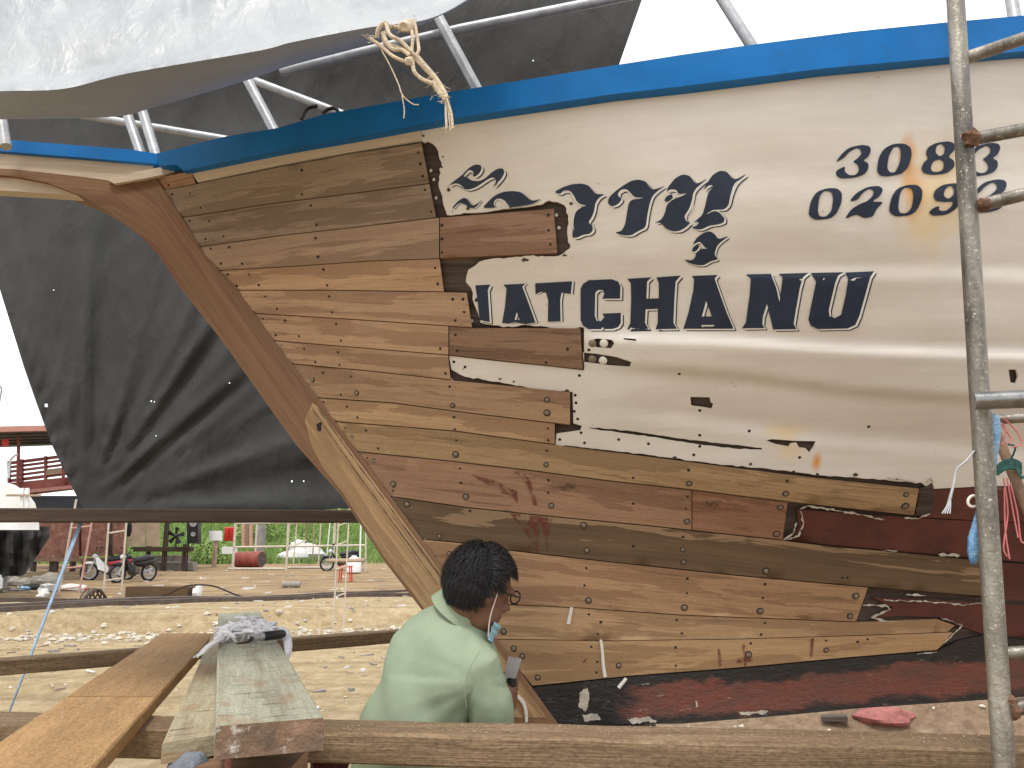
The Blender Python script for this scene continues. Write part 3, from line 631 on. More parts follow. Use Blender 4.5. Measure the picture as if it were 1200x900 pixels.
two = [(275,495),(310,440),(360,410),(400,395),(430,365),(435,340),(410,328),(375,350),(345,390),(300,398),(340,350),(400,318),(460,312),(485,330),(470,365),(420,400),(490,398),(450,435),(430,480),(380,488),(340,465)]
nine = [[(755,370),(765,335),(810,305),(880,297),(915,310),(915,360),(890,430),(830,470),(750,475),(730,455),(760,430),(790,420),(785,445),(820,450),(850,430),(868,398),(820,400),(770,395)], [(810,365),(820,330),(850,310),(870,330),(865,365),(835,385)]]
sft = lambda p, dx, dy: [(x + dx, y + dy) for x, y in p]
for loops in ([three], zero1, eight, [sft(three, 700, -12)], zero2, [two], [sft(p, 435, -18) for p in zero2], nine, [sft(three, 735, 186)]):
    letter('numeral', [G(*l) for l in loops], False, rnd=2)

# stem, knee, rails, bow panel -------------------------------------------
STEM_L = [(592, 850), (540, 778), (487, 705), (452, 660), (400, 581), (346, 520), (260, 399), (213, 340), (183, 296), (160, 271), (120, 243), (95, 229), (55, 214), (15, 206), (-60, 201)]
stem_poly = [(x, y) for x, y in STEM_R if y < 840] + [(655, 850)] + STEM_L + [(-60, 195), (15, 198), (60, 203), (95, 207), (125, 211), (133, 215)]
def DS(x, y): return Dc(x, y)
stem = sheet('stem', stem_poly, M['stem'], boat, DS, 0.018, 0.14, 14, [(-60, 195), (130, 215), (182, 245), (700, 960)]); stem.color = (1.0, .93, .88, 1)
# paler planed strip with a bevel along the lower stem
pale = sheet('planed_strip', [(357, 492), (366, 472), (372, 476), (408, 524), (512, 664), (590, 772), (640, 841), (600, 841), (535, 768), (489, 702), (450, 652), (402, 578), (378, 548), (364, 520)], M['plank'], stem, DS, .0205, .0022, 14, [(357, 470), (640, 850)]); pale.color = (1.0, .93, .72, 1)
for pts in ([(372, 478), (420, 545), (470, 612), (520, 680)], [(366, 480), (414, 548), (464, 617), (513, 685)]):
    ribbon('scribed_line', pts, 1.1, M['oldwood'], .0225, .3, Dc, 3)
mb = MB(); p = P(374, 500, DS(374, 500) - .019); mb.blob(p, (.012, .004, .016), 9, rough=.6); mb.build('knot_hole', M['nail'], stem)
o = sheet('stem_cap', [(126, 211), (160, 201), (205, 193), (212, 200), (170, 209), (134, 215)], M['paleplank'], boat, DS, .032, .10, 12)
sheet('gunwale_rail', seg(RAIL_HI, 183, 1330) + seg(RAIL_LO, 215, 1330)[::-1] + [(207, 193), (186, 194)], M['blue'], boat, DH, .035, .16, 14, angle=50)
def DB(x, y): return Dc(x, y) - 0.01
sheet('bow_rail', [(-120, 158), (0, 163), (100, 171), (152, 175), (184, 180), (184.5, 192), (90, 184), (0, 177), (-120, 172)], M['blue'], boat, DB, .010, .12, 14)
sheet('bow_panel', [(-120, 171), (0, 176), (90, 183), (180, 191), (178, 205), (120, 236), (95, 229), (50, 226), (0, 223), (-120, 220)], M['paleplank'], boat, DB, -.010, .05, 14, [(-120, 171), (180, 191)])
# pipe railing on deck
def pipe(name, pts, r, mat=M['galv'], parent=boat, n=12):
    mb = MB(); mb.tube([P(*p) for p in pts], r, n); return mb.build(name, mat, parent)
for a, b in (((144, 118, 2.75), (166, 182, 2.70)), ((162, 114, 2.72), (184, 186, 2.67)), ((286, 86, 2.62), (324, 158, 2.58)), ((505, 4, 2.45), (562, 110, 2.42)), ((838, -14, 2.25), (886, 62, 2.22)), ((0, 128, 2.45), (7, 172, 2.42)), ((1182, -20, 2.15), (1190, 26, 2.12))):
    pipe('rail_post', [a, b], 0.0185)
pipe('rail_bar', [(330, 84, 2.66), (430, 60, 2.56), (540, 34, 2.49), (760, -10, 2.40)], 0.0175)
pipe('rail_brace', [(60, 131, 2.95), (90, 134, 2.95), (268, 164, 2.95)], 0.0165)
pipe('rail_brace', [(270, 84, 2.9), (402, 134, 2.85)], 0.0165)
mb = MB(); mb.tube([P(353, 140, 2.62), P(360, 127, 2.62), P(372, 124, 2.62)], .008, 8, smooth=4); mb.tube([P(378, 133, 2.6), P(384, 128, 2.6), P(393, 127, 2.6), P(398, 134, 2.6)], .007, 8, smooth=4); mb.build('deck_cleat', M['nail'], boat)
# ---------------------------------------------------------------- tarpaulins
def tarp_mat(name, c1, c2, rough, transl=0.0, sc_=3.0, crease=.35):
    m, nt, b = newmat(name)
    v = coords(nt, 'Object', (1, 1, 1), False); n1 = noi(nt, v, sc_, 6, .6, .5)
    L(nt, ramp(nt, n1, [(.3, c1), (.7, c2)]), b.inputs['Base Color']); b.inputs['Roughness'].default_value = rough
    w = coords(nt, 'Object', (5, 5, 2), False)
    n2 = noi(nt, w, 1.1, 5, .55, .35); ab = nd(nt, 'Math', operation='SUBTRACT'); L(nt, n2, ab.inputs[0]); ab.inputs[1].default_value = .5
    ab2 = nd(nt, 'Math', operation='ABSOLUTE'); L(nt, ab.outputs[0], ab2.inputs[0])           # sharp creases
    hh = mix(nt, .3, ramp(nt, ab2.outputs[0], [(0., 1.), (.12, 0.)]), noi(nt, w, 6, 6, .6, .2))
    bump(nt, hh, b, crease, .03)
    if transl:
        t = nd(nt, 'BsdfTranslucent'); t.inputs[0].default_value = (*c2, 1); ms = nd(nt, 'MixShader'); ms.inputs[0].default_value = transl
        out = nt.nodes['Material Output']; L(nt, b.outputs[0], ms.inputs[1]); L(nt, t.outputs[0], ms.inputs[2]); L(nt, ms.outputs[0], out.inputs[0])
    return m
M['tarp_dark'] = tarp_mat('black_tarpaulin', (0.028, 0.029, 0.030), (0.044, 0.045, 0.045), .7, .10, crease=.16)
M['tarp_silver'] = tarp_mat('silver_tarpaulin', (0.38, 0.41, 0.44), (0.52, 0.54, 0.55), .42, .2, crease=.22)
M['tarp_grey'] = tarp_mat('grey_tarpaulin_underside', (0.33, 0.375, 0.46), (0.39, 0.43, 0.51), .6, crease=.15)
def DT(x, y):
    dx, dy = x - 98, 600 - y; r = math.hypot(dx, dy); an = math.atan2(dy, dx)
    k = math.exp(-r / 420) * sstep(5, 90, r)
    d = 3.9 - 0.075 * k * noise.noise((an * 7, r * .0020, 3)) - 0.04 * k * noise.noise((an * 17, r * .005, 5))
    d += 0.045 * noise.noise((x * .010, y * .003, 7)) + 0.012 * noise.noise((x * .035, y * .008, 9)) + .004 * noise.noise((x * .09, y * .03, 5))
    return d - .12 * sstep(150, 0, y)
tp = [(-160, -80), (775, -80), (752, 0), (738, 40), (724, 80), (690, 200), (600, 400), (470, 596), (395, 596), (340, 601), (200, 603), (100, 599), (88, 578), (60, 520), (42, 470), (28, 430), (0, 340), (-60, 180)]
pin = [[(x, y), (x + s, y), (x + s, y + s), (x, y + s)] for x, y, s in ((176, 469, 2), (180, 470, 1.6), (341, 563, 2), (355, 563, 1.6), (182, 510, 1.4), (52, 473, 4), (268, 448, 1.5), (62, 339, 1.5), (624, 70, 1.6), (160, 170, 1.4))][:-1]
o = sheet('tarpaulin', [tp] + pin, M['tarp_dark'], None, DT, 0, 0.003, 8, angle=150)
tag(o, 'large black tarpaulin hanging behind the bow and tied to a dark beam', 'tarpaulin')

HEM = [(-90, 113), (0, 107), (75, 104), (150, 86), (300, 60), (340, 50), (400, 38), (440, 31), (490, 25), (520, 15), (545, 1), (570, -16)]
LOW = [(-90, 141), (0, 140), (130, 137), (180, 126), (290, 94), (340, 77), (430, 53), (490, 31), (545, 3), (570, -14)]
def smoothline(pts):
    q, _ = catmull([Vector((x, y, 0)) for x, y in pts], 1.0, 8); return [(v.x, v.y) for v in q]
HEM, LOW = smoothline(HEM), smoothline(LOW)
mb = MB(); nx, ny = 180, 44; vs = []; uv = []
for j in range(ny):
    for i in range(nx):
        x = -90 + 660 * i / (nx - 1); a = j / (ny - 1); h = interp(HEM, x); y = h * (1 - a) + (-110) * a
        D = 1.75 + .38 * a + .03 * noise.noise((x * .009, y * .015, 1)) + .010 * noise.noise((x * .035 + y * .02, y * .02, 4)) + .0035 * noise.noise((x * .09 - y * .06, y * .05, 6)) + .012 * abs(noise.noise((x * .013 + y * .02, y * .014 - x * .008, 12))) + .0012 * noise.noise((x * .2, y * .2, 16))
        D -= .05 * math.exp(-((x - 244 - 20 * a) / 14) ** 2) * a - .05 * math.exp(-((x - 225 + 8 * a) / 9) ** 2) * a
        D -= .03 * math.exp(-(a / .06) ** 2) + .008 * math.sin(a * 60) * math.exp(-a / .1)
        vs.append(P(x, y, D)); uv.append((x * .003, y * .003))
mb.add(vs, [(j * nx + i, j * nx + i + 1, (j + 1) * nx + i + 1, (j + 1) * nx + i) for j in range(ny - 1) for i in range(nx - 1)], 0, uv)
b0 = vs[:nx]; vs2 = []
for j in range(10):
    for i in range(nx):
        x = -90 + 660 * i / (nx - 1); a = j / 9; h = interp(HEM, x); l = interp(LOW, x); l = max(l, h + 1.5)
        if j == 0: vs2.append(b0[i] + Vector((0, 0.002, 0))); continue
        vs2.append(P(x, h + (l - h) * a, 1.75 + .55 * a + .02 * noise.noise((x * .02, a * 3, 8))))
mb.add(vs2, [(j * nx + i, (j + 1) * nx + i, (j + 1) * nx + i + 1, j * nx + i + 1) for j in range(9) for i in range(nx - 1)], 1)
o = mb.build('tarpaulin', [M['tarp_silver'], M['tarp_grey']], None, True, 60)
tag(o, 'crumpled silver tarpaulin draped overhead with its grey underside showing', 'tarpaulin')

# rope tuft tied to the silver tarpaulin
M['rope'] = plain('frayed_rope', (0.76, 0.63, 0.46), .85, var=.35, scale=60, bstr=.6)
rope = empty('rope_tuft', P(480, 45, 1.72), 'frayed beige rope bundle hanging from the silver tarpaulin corner', 'rope')
def rp_(pts, r, name='strand', D=1.70): 
    mb = MB(); mb.tube([P(x, y, D + (z if z else 0)) for x, y, z in pts], r, 8, smooth=5); return mb.build(name, M['rope'], rope)
T = lambda pts: [(400 + x / 5.625, y / 5.625, z) for x, y, z in pts]
for pts, r in (
    ([(480, 130, .02), (500, 250, .01), (510, 330, 0), (490, 370, 0)], .0042), ([(450, 140, .02), (470, 240, 0), (465, 330, 0), (470, 380, 0)], .0042),
    ([(190, 255, 0), (270, 310, 0), (340, 370, -.01), (420, 405, -.01), (450, 400, 0)], .0045), ([(250, 190, 0), (290, 160, 0), (320, 230, -.01), (390, 270, -.01), (450, 330, -.01), (520, 400, 0)], .005),
    ([(235, 250, .01), (245, 190, 0), (285, 150, 0), (310, 190, .01), (280, 240, 0), (300, 290, 0), (390, 320, 0), (470, 370, 0), (540, 440, 0), (600, 500, 0)], .0055),
    ([(270, 215, -.01), (300, 280, -.01), (340, 325, -.01), (400, 330, -.01), (450, 365, -.015)], .005), ([(330, 170, .01), (370, 180, .02), (420, 150, .02)], .005),
    ([(470, 400, -.01), (480, 470, -.01), (530, 520, -.01), (600, 550, -.01)], .005), ([(500, 380, 0), (570, 460, 0), (620, 520, 0), (670, 600, 0), (690, 650, 0)], .0075),
    ([(600, 540, 0), (640, 600, 0), (690, 660, 0)], .006), ([(690, 650, 0), (690, 760, 0), (695, 850, 0)], .003), ([(695, 650, -.005), (725, 750, -.005), (735, 850, -.005)], .003), ([(700, 660, 0), (710, 760, 0), (720, 860, .003)], .0025),
    ([(265, 330, 0), (320, 430, 0), (375, 550, 0), (405, 630, 0), (470, 685, 0), (510, 690, 0)], .0016), ([(400, 630, 0), (415, 720, 0), (412, 780, 0)], .0014)):
    rp_(T(pts), r)
mb = MB(); mb.blob(P(*T([(435, 175, 0)])[0][:2], 1.71), (.022, .014, .016), 10, rough=.6); mb.build('knot', M['rope'], rope)
mb = MB(); mb.blob(P(*T([(450, 405, 0)])[0][:2], 1.69), (.012, .010, .012), 10, rough=.4); mb.build('knot', M['rope'], rope)
mb = MB()
for k in range(90):
    x, y, s = random.choice(((435, 165, 60), (640, 610, 50), (680, 650, 35), (700, 855, 40), (190, 250, 30), (590, 520, 40)))
    x += random.uniform(-s, s); y += random.uniform(-s, s); q = T([(x, y, 0)])[0]; p = P(q[0], q[1], 1.70)
    d = Vector((random.uniform(-1, 1), random.uniform(-.6, .4), random.uniform(-1.2, .5))).normalized() * random.uniform(.006, .018)
    mb.tube([p, p + d * .5 + Vector((0, 0, -.001)), p + d], [.0007, .0006, .0003], 4)
o = mb.build('frayed_fibres', M['rope'], rope); tag(o, kind='stuff')

# ---------------------------------------------------------------- timber staging
BZ = 1.225
M['beam_dark'] = wood('dark_stained_beam', (0.035, 0.024, 0.018), (0.10, 0.068, 0.048), (0.16, 0.11, 0.075), (0.6, 0.7), .5, .7, .8, tint=False)
def beam(name, p0, p1, w, h, mat, label, tint=(1, 1, 1), cat='beam', group=None, chips=0):
    """timber with slightly worn, uneven edges"""
    p0, p1 = Vector(p0), Vector(p1); d = p1 - p0; Ln = d.length; d.normalize(); s = d.cross(Vector((0, 0, 1))).normalized(); u = s.cross(d)
    n = max(2, int(Ln / .05)); mb = MB(); c = min(w, h) * .09
    prof = [(-w / 2 + c, h / 2), (w / 2 - c, h / 2), (w / 2, h / 2 - c), (w / 2, -h / 2 + c), (w / 2 - c, -h / 2), (-w / 2 + c, -h / 2), (-w / 2, -h / 2 + c), (-w / 2, h / 2 - c)]
    vs = []; uv = []; fs = []; m = len(prof); sd = random.random() * 50; per = [0]
    for k in range(m): per.append(per[-1] + math.dist(prof[k], prof[(k + 1) % m]))
    for i in range(n + 1):
        for k in range(m + 1):
            a, b = prof[k % m]; j = 0.035 * min(w, h)
            a += j * noise.noise((i * .21, (k % m) * 3.3, sd)); b += j * noise.noise((i * .23, (k % m) * 2.7, sd + 9)) * (1 if b > 0 else 1)
            vs.append(p0 + d * (Ln * i / n) + s * a + u * b); uv.append((sd + Ln * i / n, per[k]))
        if i:
            for k in range(m): fs.append(((i - 1) * (m + 1) + k, (i - 1) * (m + 1) + k + 1, i * (m + 1) + k + 1, i * (m + 1) + k))
    mb.add(vs, fs, 0, uv)
    for i0, flip in ((0, False), (n * (m + 1), True)):
        f = list(range(m)); mb.add([vs[i0 + k] for k in f], [f if not flip else f[::-1]], 0, [(sd + v[0] * .1, v[1]) for v in [prof[k] for k in f]])
    o = mb.build(name, mat, None, True, 25); o.color = (*tint, 1)
    return tag(o, label, cat, group)
a, b = PZ(-260, 827, BZ), PZ(1420, 866, BZ)
dirb = (b - a).normalized(); fr = Vector((dirb.y, -dirb.x, 0))        # towards the viewer
w = .135
beam('timber_beam', a + fr * w / 2 - Vector((0, 0, .036)), b + fr * w / 2 - Vector((0, 0, .036)), w, .072, M['beam'], 'long weathered timber beam crossing the whole foreground in front of the man', (.92, .86, .80))
a, b = PZ(-200, 786, BZ), PZ(490, 736, BZ)
beam('timber_beam', a - Vector((0, 0, .03)) , b - Vector((0, 0, .03)), .07, .058, M['beam'], 'grey timber beam carrying the far ends of the loose planks', (.72, .68, .62))
a, b = P(-320, 603, 3.15), P(470, 605.5, 3.95)
beam('timber_beam', a, b, .10, .062, M['beam_dark'], 'dark horizontal beam along the bottom edge of the black tarpaulin')

def board(name, corners, top, th, mat, label, tint, cuts=()):
    """board lying level; corners in photo positions: near left, near right, far right, far left"""
    q = [PZ(x, y, top) for x, y in corners]; root = None
    dz = Vector((0, 0, -th)); ts = [0, *cuts, 1]; objs = []
    for k, (t0, t1) in enumerate(zip(ts, ts[1:])):
        mb = MB(); n = 14
        t0b = t0 + (.0015 if k else 0)
        lift = Vector((0, 0, .0015 * (k % 2)))
        def row(t): return q[0].lerp(q[3], t) + lift, q[1].lerp(q[2], t) + lift
        rows = [row(t0b + (t1 - t0b) * i / n) for i in range(n + 1)]; W = (q[1] - q[0]).length; Ln = ((q[3] - q[0]).length + (q[2] - q[1]).length) / 2
        sd = k * 1.7
        def wob(p, i, e): return p + Vector((.002 * noise.noise((i * .4, e * 5, k)), 0, .0015 * noise.noise((i * .5, e * 3 + 2, k))))
        prof = []
        for i, (l_, r_) in enumerate(rows):
            c = (r_ - l_).normalized() * .004
            prof.append([wob(l_ + c, i, 1), wob(r_ - c, i, 2), wob(r_, i, 3) + Vector((0, 0, -.004)), wob(r_, i, 4) + dz, wob(l_, i, 5) + dz, wob(l_, i, 6) + Vector((0, 0, -.004))])
        for i in range(n):
            for e in range(6):
                e2 = (e + 1) % 6; A_ = prof[i][e], prof[i][e2], prof[i + 1][e2], prof[i + 1][e]; u0, u1 = Ln * (t0 + (t1 - t0) * i / n), Ln * (t0 + (t1 - t0) * (i + 1) / n)
                v0 = e * .35; wd = (A_[1] - A_[0]).length
                mb.add(A_, [(0, 1, 2, 3)], 0, [(u0 + sd, v0), (u0 + sd, v0 + wd), (u1 + sd, v0 + wd), (u1 + sd, v0)])
        for i, f in ((0, (5, 4, 3, 2, 1, 0)), (n, (0, 1, 2, 3, 4, 5))):
            pr = prof[i]; mb.add([pr[e] for e in f], [tuple(range(6))], 1, [((pr[e] - pr[0]).length, pr[e].z) for e in f])
        objs.append(mb)
    if len(objs) == 1:
        o = objs[0].build(name, mat, None, True, 25, weld=True); o.color = (*tint, 1); return tag(o, label, 'plank')
    root = empty(name, (q[0] + q[1]) / 2 + dz, label, 'plank')
    for k, mb in enumerate(objs):
        o = mb.build('board', mat, root, True, 25, weld=True); kk = (1, .93, .9)[k % 3]; o.color = (*[t * kk for t in tint], 1)
    return root
endgrain = plain('rotten_end_grain', (0.27, 0.165, 0.105), .9, var=.5, scale=14, col2=(.12, .085, .06), dirt=(.48, .45, .40), dirtpos=(.56, .64), bstr=.8)
board('loose_plank', [(-60, 908), (100, 909), (252, 742), (189, 742)], BZ + .036, .034, [M['ochre'], M['ochre']], 'wide ochre board strewn with sawdust lying across the two beams', (.98, .97, .97), (.34, .56))
board('loose_plank', [(190, 871), (275, 858), (300, 742), (248, 744)], BZ + .043, .041, [M['greywood'], M['greywood']], 'brownish grey plank lying partly under the thick pale grey plank', (.95, .88, .74))
board('loose_plank', [(253, 851), (380, 841), (305, 716), (256, 719)], BZ + .106, .061, [M['greywood'], endgrain], 'thick pale grey-green plank with rotten end carrying rag and chisel', (.86, .90, .86))
# ---------------------------------------------------------------- ground
def berm(X, Y):
    c = 13.9 + 0.19 * (X + 5) + .5 * noise.noise((X * .5, 3, 0)); e = Y - c
    return 0.30 * sstep(-.25, .2, e) * (1 - sstep(2.5, 6, e))
def gh(X, Y):
    h = 0.03 * noise.noise((X * .7, Y * .7, 0)) + .012 * noise.noise((X * 2.6, Y * 2.6, 4)) + 0.05 * noise.noise((X * .21, Y * .21, 8))
    h += berm(X, Y) * sstep(1.5, -0.5, X)
    h += .018 * abs(noise.noise((X * 5, Y * 5, 2))) * sstep(19, 15, Y)
    # spoil heap under the boat, to the right
    d = math.hypot((X - 3.9) / 1.9, (Y - 7.7) / 0.9); h += 0.42 * max(0, 1 - d * d) * (1 + .45 * noise.noise((X * 3, Y * 3, 1)))
    # grassy bank at the back
    h += 3.4 * sstep(41, 62, Y + 2 * noise.noise((X * .1, 0, 5))) * sstep(34, 24, abs(X + 8)) 
    return h
def axis(spec):
    out = []
    for a, b, n in spec: out += list(np.linspace(a, b, n, endpoint=False))
    return out + [spec[-1][1]]
GX = axis([(-1500, -60, 14), (-60, -20, 24), (-20, -9, 50), (-9, 7, 150), (7, 14, 20), (14, 60, 16), (60, 1500, 14)])
GY = axis([(-1500, -40, 12), (-40, 3, 24), (3, 18, 150), (18, 36, 90), (36, 70, 50), (70, 1500, 24)])
mb = MB(); nxx = len(GX)
mb.add([(x, y, gh(x, y) if abs(x) < 60 and 0 < y < 200 else (gh(max(-60, min(60, x)), max(0, min(200, y))))) for y in GY for x in GX],
       [(j * nxx + i, j * nxx + i + 1, (j + 1) * nxx + i + 1, (j + 1) * nxx + i) for j in range(len(GY) - 1) for i in range(nxx - 1)])
def ground_mat():
    m, nt, b = newmat('yard_dirt')
    v = coords(nt, 'Object', (1, 1, 1), False); st = coords(nt, 'Object', (.35, 1.6, 1), False)
    sep = nd(nt, 'SeparateXYZ'); tc = nd(nt, 'TexCoord'); L(nt, tc.outputs['Object'], sep.inputs[0])
    sand = ramp(nt, noi(nt, v, 5.5, 8, .72), [(.34, (.33, .24, .135)), (.5, (.43, .33, .195)), (.68, (.53, .435, .285))])
    sand = mix(nt, .55, sand, ramp(nt, noi(nt, v, 34, 5, .75), [(.36, .72), (.6, 1.1)]), 'MULTIPLY')
    dirt = ramp(nt, noi(nt, st, 1.4, 7, .6), [(.3, (.20, .132, .075)), (.55, (.34, .24, .14)), (.72, (.45, .34, .215))])
    far = nd(nt, 'MapRange'); L(nt, sep.outputs[1], far.inputs[0]); far.inputs[1].default_value = 17.0; far.inputs[2].default_value = 21.0
    nz = nd(nt, 'Math', operation='MULTIPLY_ADD'); L(nt, noi(nt, st, 1.1, 5), nz.inputs[0]); nz.inputs[1].default_value = 1.6; nz.inputs[2].default_value = -.8
    ad = nd(nt, 'Math', operation='ADD'); ad.use_clamp = True; L(nt, far.outputs[0], ad.inputs[0]); L(nt, nz.outputs[0], ad.inputs[1])
    c = mix(nt, ad.outputs[0], sand, dirt)
    c = mix(nt, .6, c, ramp(nt, noi(nt, coords(nt, 'Object', (.10, 2.2, 1), False), 1.3, 5, .6, .4), [(.38, .62), (.55, 1.05)]), 'MULTIPLY')     # wheel ruts
    hx = nd(nt, 'MapRange'); L(nt, sep.outputs[0], hx.inputs[0]); hx.inputs[1].default_value = 0.3; hx.inputs[2].default_value = 1.4
    c = mix(nt, hx.outputs[0], c, ramp(nt, noi(nt, v, 9, 7, .7), [(.3, (.17, .11, .07)), (.6, (.33, .235, .155)), (.75, (.45, .35, .25))]))
    gr = nd(nt, 'MapRange'); L(nt, sep.outputs[1], gr.inputs[0]); gr.inputs[1].default_value = 40; gr.inputs[2].default_value = 44
    c = mix(nt, gr.outputs[0], c, ramp(nt, noi(nt, v, 2, 5), [(.35, (.07, .13, .025)), (.65, (.16, .26, .06))]))
    L(nt, c, b.inputs['Base Color']); b.inputs['Roughness'].default_value = .95; b.inputs['Specular IOR Level'].default_value = .1
    bump(nt, noi(nt, v, 26, 8, .75), b, .8, .05)
    return m
M['ground'] = ground_mat()
tag(mb.build('ground', M['ground'], None, True, 80), kind='structure')
M['stone'] = plain('pale_stone', (.62, .56, .46), .9, var=.4, scale=9, bstr=.4)
M['grass'] = plain('grass_blades', (.27, .36, .10), .8, var=.55, scale=3, bstr=0, kind='Object', col2=(.10, .19, .05))
rg = random.Random(11); mb = MB()
def pebble(X, Y, r): mb.blob((X, Y, gh(X, Y) + r * .3), (r * rg.uniform(.8, 1.5), r * rg.uniform(.8, 1.3), r * .7), 6, rough=.7, seed=rg.random() * 99)
for k in range(900):
    X = rg.uniform(-9, 0.5); Y = 13.6 + .19 * (X + 5) + rg.gauss(-.35, .35) if k < 520 else rg.uniform(6, 16); pebble(X, Y, rg.uniform(.012, .05) if k < 520 else rg.uniform(.006, .02))
for k in range(120): pebble(rg.uniform(1.2, 6), rg.uniform(6.3, 9), rg.uniform(.008, .025))
tag(mb.build('rubble', M['stone'], None), 'pale stones and rubble scattered over the sandy yard', 'rubble', kind='stuff')
mb = MB()
for k in range(26000):
    Y = rg.uniform(41, 62); X = rg.uniform(-27, -4); z = gh(X, Y); h = rg.uniform(.12, .5); a = rg.uniform(0, 6.3); w_ = rg.uniform(.02, .05)
    dx, dy = math.cos(a) * w_, math.sin(a) * w_; lx, ly = rg.uniform(-.2, .2), rg.uniform(-.2, .2)
    mb.add([(X - dx, Y - dy, z - .03), (X + dx, Y + dy, z - .03), (X + lx, Y + ly, z + h)], [(0, 1, 2)])
tag(mb.build('grass', M['grass'], None, False), 'bright green grass covering the bank at the back', 'grass', kind='stuff')
# bushes on the bank
def bush(x, y, D, r, n=900, label='', col='grass'):
    c = P(x, y, D); c.z = gh(c.x, c.y); root = empty('bush', c, label, 'bush', 'bushes on the bank')
    mb = MB(); mb.tube([c, c + Vector((.05, 0, r * .8)), c + Vector((.1, 0, r * 1.4))], [.05, .04, .02], 6); mb.build('stem', M['oldwood'], root)
    mb = MB()
    for k in range(n):
        q = Vector((rg.gauss(0, 1), rg.gauss(0, 1), rg.gauss(0, 1))); q = q.normalized() * r * rg.uniform(.35, 1) ** .6; q.z = abs(q.z) * .95 + .15 * r
        q *= 1 + .35 * noise.noise(q * 1.3 + c); p = c + q; s = rg.uniform(.06, .13); u = Vector((rg.uniform(-1, 1), rg.uniform(-1, 1), rg.uniform(-1, 1))).normalized(); v = u.orthogonal().normalized()
        mb.add([p - u * s, p + v * s * .45, p + u * s, p - v * s * .45], [(0, 1, 2, 3)])
    mb.build('foliage', M['grass'], root, False)
bush(243, 652, 42, 1.3, label='leafy bush behind the black loudspeaker'); bush(352, 640, 46, 1.1, label='leafy bush behind the white sacks'); bush(300, 645, 50, 1.7, 1300, label='broad leafy bush behind the rusty red drum')

# ---------------------------------------------------------------- steel access frame on the right
def pipe_mat():
    m, nt, b = newmat('paint_spattered_pipe')
    v = coords(nt, 'Object', (1, 1, 1), False); st = coords(nt, 'Object', (1, 1, .25), False)
    c = ramp(nt, noi(nt, st, 16, 6, .65), [(.3, (.07, .062, .052)), (.5, (.21, .19, .16)), (.70, (.36, .33, .28))])
    c = mix(nt, ramp(nt, noi(nt, v, 7, 5, .7), [(.6, 0.), (.68, .7)]), c, (.22, .12, .075))
    c = mix(nt, ramp(nt, noi(nt, v, 130, 4, .65), [(.62, 0.), (.66, .8)]), c, (.58, .54, .44))
    c = mix(nt, ramp(nt, noi(nt, v, 5.5, 4, .7), [(.69, 0.), (.72, .8)]), c, (.50, .11, .10))
    L(nt, c, b.inputs['Base Color']); b.inputs['Metallic'].default_value = .5; b.inputs['Roughness'].default_value = .42; bump(nt, noi(nt, v, 60, 5), b, .35, .01)
    return m
M['pipe'] = pipe_mat()
M['rust'] = plain('rusty_weld', (.22, .12, .075), .9, var=.5, scale=40, bstr=.8)
frame = empty('access_frame', P(1180, 920, 1.66), 'paint spattered steel pipe ladder frame standing at the right', 'scaffold')
frame.location.z = 0
top_, bot_ = P(1118, -30, 1.70), P(1178, 920, 1.64)
d_ = (bot_ - top_).normalized(); bot2 = bot_ + d_ * ((0 - bot_.z) / d_.z); top2 = top_ - d_ * .5
mb = MB(); mb.tube([top2, top_, P(1147, 450, 1.67), bot_, bot2], .0205, 18); mb.build('upright', M['pipe'], frame)
off_r = Vector((.62, -.12, 0)); mb = MB(); mb.tube([top2 + off_r, top_ + off_r, bot_ + off_r, bot2 + off_r], .0232, 18); mb.build('upright', M['pipe'], frame)
def rung(a, b, r, mat=M['pipe']): mb = MB(); mb.tube([P(*a), P(*b)], r, 14); return mb.build('rung', mat, frame)
rung((1126, 70, 1.70), (1345, -4, 1.62), .0155); rung((1134, 164, 1.69), (1365, 122, 1.59), .0155); rung((1146, 241, 1.685), (1372, 186, 1.58), .0155)
M['chrome'] = plain('worn_chrome_pipe', (.34, .34, .34), .28, .8, var=.4, scale=25, bstr=.1)
rung((1141, 470, 1.625), (1420, 458, 1.50), .019, M['chrome']); rung((1160, 492, 1.72), (1400, 478, 1.62), .011); rung((1170, 766, 1.70), (1400, 752, 1.6), .013); rung((1168, 832, 1.66), (1400, 800, 1.55), .016)
for x, y, D, s in ((1139, 163, 1.665, 1), (1154, 240, 1.665, .8), (1182, 828, 1.64, 1.1)):
    mb = MB(); mb.blob(P(x, y, D), (.021 * s, .018 * s, .020 * s), 12, rough=.7, seed=x); mb.build('weld', M['rust'], frame)
# things tied to the frame
stick = MB(); stick.tube([P(1168, 508, 1.80), P(1186, 552, 1.78), P(1222, 640, 1.75)], [.011, .012, .012], 9)
M['stick'] = plain('brown_stick', (.30, .19, .125), .8, var=.4, scale=20, bstr=.5)
tag(stick.build('wooden_stick', M['stick'], None), 'slanting brown stick lashed to the pipe frame', 'stick')
M['green'] = plain('green_cord', (.045, .15, .13), .8, var=.4, scale=80, bstr=.5)
mb = MB()
for k in range(5):
    y0 = 541 + k * 2.4
    mb.tube([P(1168, y0 + 6, 1.745), P(1178, y0 - 1, 1.735), P(1188, y0 - 2, 1.737), P(1196, y0 + 3, 1.76), P(1190, y0 + 8, 1.80)], .0034, 7, smooth=4)
mb.tube([P(1190, 546, 1.74), P(1198, 560, 1.73), P(1206, 552, 1.74), P(1214, 560, 1.74)], .0033, 7, smooth=4); mb.tube([P(1184, 540, 1.735), P(1190, 524, 1.72), P(1181, 521, 1.72)], .0022, 6, smooth=4)
